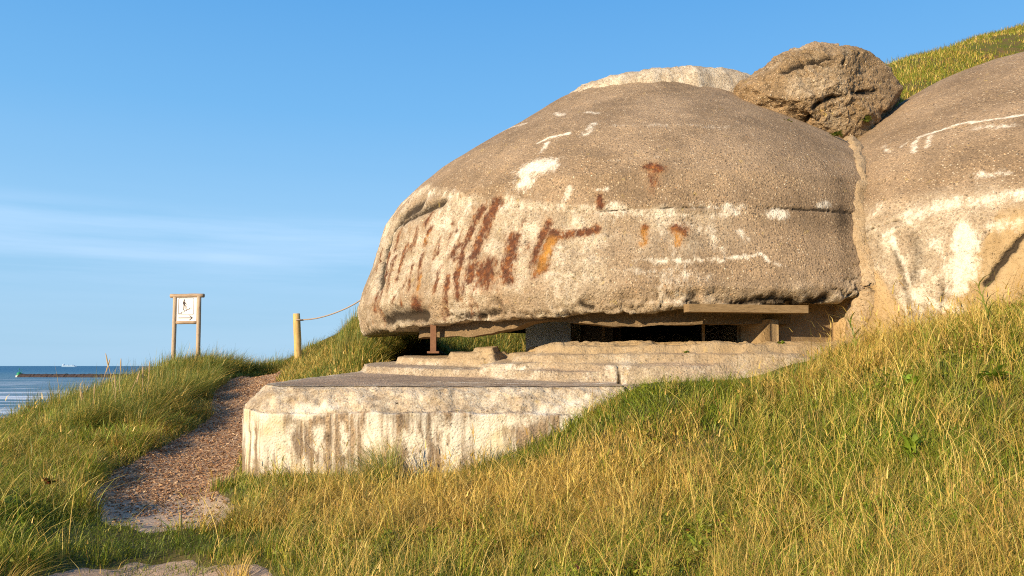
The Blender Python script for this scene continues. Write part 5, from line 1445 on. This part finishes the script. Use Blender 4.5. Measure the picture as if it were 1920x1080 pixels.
# pale stones on the path
def stone(x, y, r, label):
    n, k = 14, 9
    t = np.linspace(0, 2*math.pi, n, endpoint=False); f = np.linspace(-math.pi/2, math.pi/2, k)
    V = np.stack([np.cos(t)[:, None]*np.cos(f)*r, np.sin(t)[:, None]*np.cos(f)*r*0.8, 0*t[:, None]+np.sin(f)*r*0.6], -1).reshape(-1, 3)
    V *= 1+0.18*fbm(V/r, 1.2, 2, int(x*100) % 97)[:, None]
    o = mesh_np('stone', V, grid_faces(n, k, True), MAT['stone']); o.location = (x, y, float(height(x, y))-0.03)
    return tag(o, label, 'stone')
MAT['stone'] = plain_mat('pale_stone', (0.55, 0.46, 0.38), 0.9, 0.3)
stone(-3.75, 8.05, 0.022, 'small pale stone on the bare sand near the left bend of the path')
stone(-2.95, 7.75, 0.018, 'tiny pale pebble on the right side of the bare sand')

# ------------------------------------------------------------------ sign
sx_, sy_ = -8.18, 20.0
sgz = float(height(sx_, sy_))
sg = empty('direction_sign', (sx_, sy_, sgz), math.radians(-6))
tag(sg, 'wooden framed white sign with a stair climbing figure and an arrow to the right', 'sign')
top = 1.80 - sgz; xl, xr = -0.315, 0.315
def postmesh(x, r0, mat, nm, tilt):
    mb = MB(); mb.tube([(x+tilt*(1-t), 0, -0.4+(top-0.06+0.4)*t) for t in np.linspace(0, 1, 8)], r0, 14, True, 0.006, 5)
    return mb.build(nm, mat, sg, True)
postmesh(xl, 0.053, MAT['signwood'], 'post', -0.03); postmesh(xr, 0.053, MAT['signwood'], 'post', 0.0)
mb = MB(); mb.tube([(x, 0, top-0.035+0.004*math.sin(x*9)) for x in np.linspace(-0.44, 0.44, 9)], 0.052, 12, True, 0.006, 8)
W2 = wood_mat('sign_crossbeam', (0.34, 0.24, 0.16), (0.46, 0.34, 0.23), sc=(1.2, 14, 14))
mb.build('top_beam', W2, sg, True)
mb = MB(); mb.tube([(x, 0, top-0.71) for x in np.linspace(-0.27, 0.27, 6)], 0.042, 12, True, 0.004, 9); mb.build('lower_rail', W2, sg, True)
bz0, bz1 = top-0.67, top-0.085
mb = MB(); mb.box((0, -0.01, (bz0+bz1)/2), (0.52, 0.018, bz1-bz0))
brd = mb.build('sign_board', plain_mat('white_board', (0.82, 0.80, 0.78), 0.45, 0, 0.04), sg)
INK = plain_mat('dark_print', (0.045, 0.03, 0.035), 0.6, 0, 0.1)
yf = -0.0205
def flat(mb, poly):
    mb.prism(poly, 0, 0.003, lambda a_, b_, c_: (a_, yf-c_, b_))
def stroke(mb, pts_, wd):
    for p0, p1 in zip(pts_[:-1], pts_[1:]):
        p0 = np.array(p0); p1 = np.array(p1); d = p1-p0; d = d/np.linalg.norm(d); n = np.array([-d[1], d[0]])*wd/2; e = d*wd*0.35
        flat(mb, [p0-n-e, p1-n+e, p1+n+e, p0+n-e])
S0 = 0.0; fx0, fx1 = -0.215, 0.185; fz0, fz1 = bz0+0.155, bz1-0.012
mb = MB(); stroke(mb, [(fx0+.02, fz0), (fx1-.02, fz0), (fx1, fz0+.02), (fx1, fz1-.02), (fx1-.02, fz1), (fx0+.02, fz1), (fx0, fz1-.02), (fx0, fz0+.02), (fx0+.02, fz0)], 0.008); mb.build('border_line', INK, brd)
mb = MB(); sw, sh = 0.058, 0.029; p = [(fx0+0.02, fz0+0.035)]
for i in range(5):
    p.append((p[-1][0]+sw+0.008, p[-1][1])); 
    if i < 4: p.append((p[-1][0], p[-1][1]+sh+0.004))
stroke(mb, p, 0.013); mb.build('stair_symbol', INK, brd)
mb = MB(); hx_, hz_ = -0.065, fz1-0.05
flat(mb, [(hx_+0.021*math.cos(t), hz_+0.021*math.sin(t)) for t in np.linspace(0, 2*math.pi, 16, endpoint=False)])
flat(mb, [(hx_-0.028, hz_-0.030), (hx_+0.022, hz_-0.030), (hx_+0.024, hz_-0.13), (hx_-0.020, hz_-0.13)])
stroke(mb, [(hx_+0.01, hz_-0.045), (hx_+0.035, hz_-0.085), (hx_+0.062, hz_-0.105)], 0.016)
stroke(mb, [(hx_-0.022, hz_-0.045), (hx_-0.030, hz_-0.095)], 0.014)
stroke(mb, [(hx_-0.006, hz_-0.125), (hx_-0.008, hz_-0.19), (hx_-0.012, hz_-0.245)], 0.022)
stroke(mb, [(hx_+0.012, hz_-0.125), (hx_+0.048, hz_-0.160), (hx_+0.046, hz_-0.215)], 0.020)
mb.build('walking_figure_symbol', INK, brd)
mb = MB(); az_ = bz0+0.075
stroke(mb, [(-0.205, az_), (0.15, az_)], 0.020); stroke(mb, [(0.085, az_+0.052), (0.158, az_), (0.085, az_-0.052)], 0.020); mb.build('arrow_symbol', INK, brd)

# ------------------------------------------------------------------ fence post and rope
pb = world_pt(561, 672, 18.6); pz = float(height(pb[0], 18.6))
ptop = world_pt(556, 588, 18.6)
mb = MB(); mb.tube([(0.0+(ptop[0]-pb[0])*t, 0, -0.3+(ptop[2]-pz+0.3)*t) for t in np.linspace(0, 1, 8)], [0.085]*7+[0.078], 16, True, 0.006, 15)
fp = mb.build('fence_post', MAT['postwood'], None, True); fp.location = (pb[0], 18.6, pz)
tag(fp, 'round yellowish wooden fence post with a rope tied near its top', 'fence post')
rp = [world_pt(561, 600, 18.6), world_pt(590, 598, 18.55), world_pt(620, 590, 18.5), world_pt(650, 578, 18.4), world_pt(675, 564, 18.3), world_pt(720, 530, 18.3), world_pt(780, 505, 18.6)]
MAT['rope'] = plain_mat('hemp_rope', (0.40, 0.31, 0.24), 0.9, 0.5, 0.3, 60)
rp = np.array(rp); tt = np.linspace(0, len(rp)-1, 60)
rs = np.stack([np.interp(tt, np.arange(len(rp)), rp[:, k]) for k in range(3)], -1)
ker = np.ones(9)/9; rs2 = np.stack([np.convolve(np.pad(rs[:, k], 4, mode='edge'), ker, 'valid') for k in range(3)], -1)
mb = MB(); mb.tube(rs2, 0.016, 7, True)
ring = [np.array([rp[0][0]+0.092*math.cos(t), rp[0][1]+0.092*math.sin(t), rp[0][2]]) for t in np.linspace(0, 2*math.pi, 18)]
mb.tube(ring, 0.017, 7, False)
tag(mb.build('rope', MAT['rope'], None, True), 'thin sagging rope running from the fence post up behind the dome', 'rope')

# ------------------------------------------------------------------ breakwater, beacon, ship
mb = MB()
n = 260; tt = np.linspace(0, 1, n)
bx = -523+300*tt; by = 850-45*tt
prof = [(-9, -13.5), (-6, -10.9), (-3.5, -9.1), (0, -8.7), (3.5, -9.1), (7, -11.5), (9, -13.5)]
V = np.array([[(bx[i], by[i]+d_, z_) for d_, z_ in prof] for i in range(n)]).reshape(-1, 3)
V[:, 2] += 0.9*vnoise(V, 0.5, 401) + 0.5*vnoise(V, 1.2, 402); V[:, 1] += 0.8*vnoise(V, 0.5, 403)
m = NT('wet_rock'); p = m.pos()
MAT['rockdark'] = m.surf(m.ramp(m.noise(p, 0.6, 5, 0.8), [(0.3, (0.025, 0.020, 0.020)), (0.6, (0.08, 0.055, 0.048)), (0.8, (0.20, 0.15, 0.13))]), 0.9, None, 0.2)
o = mesh_np('breakwater', V, grid_faces(n, len(prof)), MAT['rockdark'], None, False)
tag(o, 'long low dark stone breakwater reaching into the sea', 'breakwater')
bc = empty('harbour_beacon', (-525, 850, -12)); tag(bc, 'green beacon on the seaward end of the breakwater', 'beacon')
MAT['green'] = plain_mat('green_paint', (0.02, 0.26, 0.12), 0.5, 0, 0.1)
MAT['white'] = plain_mat('pale_concrete', (0.55, 0.55, 0.52), 0.8, 0, 0.1)
mb = MB(); mb.tube([(0, 0, -1), (0, 0, 1.9)], [3.4, 3.1], 20); mb.build('base', MAT['white'], bc)
mb = MB(); mb.tube([(0, 0, 1.9), (0, 0, 4.2), (0, 0, 5.0), (0, 0, 5.5)], [2.4, 2.3, 1.6, 0.5], 20); mb.build('tower', MAT['green'], bc)
mb = MB(); mb.tube([(0, 0, 5.3), (0, 0, 9.6)], [0.22, 0.16], 8); mb.tube([(0, 0, 8.2), (0, 0, 9.0)], [0.6, 0.6], 10); mb.build('lantern_mast', MAT['green'], bc)
mb = MB(); mb.tube([(2.3, 0, 4.4), (2.3, 0, 8.6)], 0.12, 6); mb.build('antenna', MAT['green'], bc)
sp_ = empty('cargo_ship', ((131-960)/1493.33*9000, 9000, -12)); tag(sp_, 'tiny pale container ship on the horizon', 'ship')
MAT['ship'] = plain_mat('hazed_hull', (0.24, 0.38, 0.54), 0.7, 0, 0.05); MAT['ship2'] = plain_mat('hazed_cargo', (0.34, 0.47, 0.62), 0.7, 0, 0.05); MAT['ship3'] = plain_mat('hazed_white', (0.42, 0.55, 0.70), 0.7, 0, 0.05)  # distance haze is mixed into the ship's paint colours
mb = MB(); mb.prism([(-84, 0), (-80, -12), (66, -12), (86, 0), (66, 12), (-80, 12)], -2, 13); mb.build('hull', MAT['ship'], sp_)
mb = MB(); mb.box((-66, 0, 22), (14, 22, 20)); mb.box((-62, 0, 34), (6, 6, 6)); mb.build('superstructure', MAT['ship3'], sp_)
mb = MB()
for i in range(7): mb.box((-46+16*i, 0, 13+(5+3*((i*7) % 3))/2), (14.5, 22, 5+3*((i*7) % 3)))
mb.build('deck_cargo', MAT['ship2'], sp_)
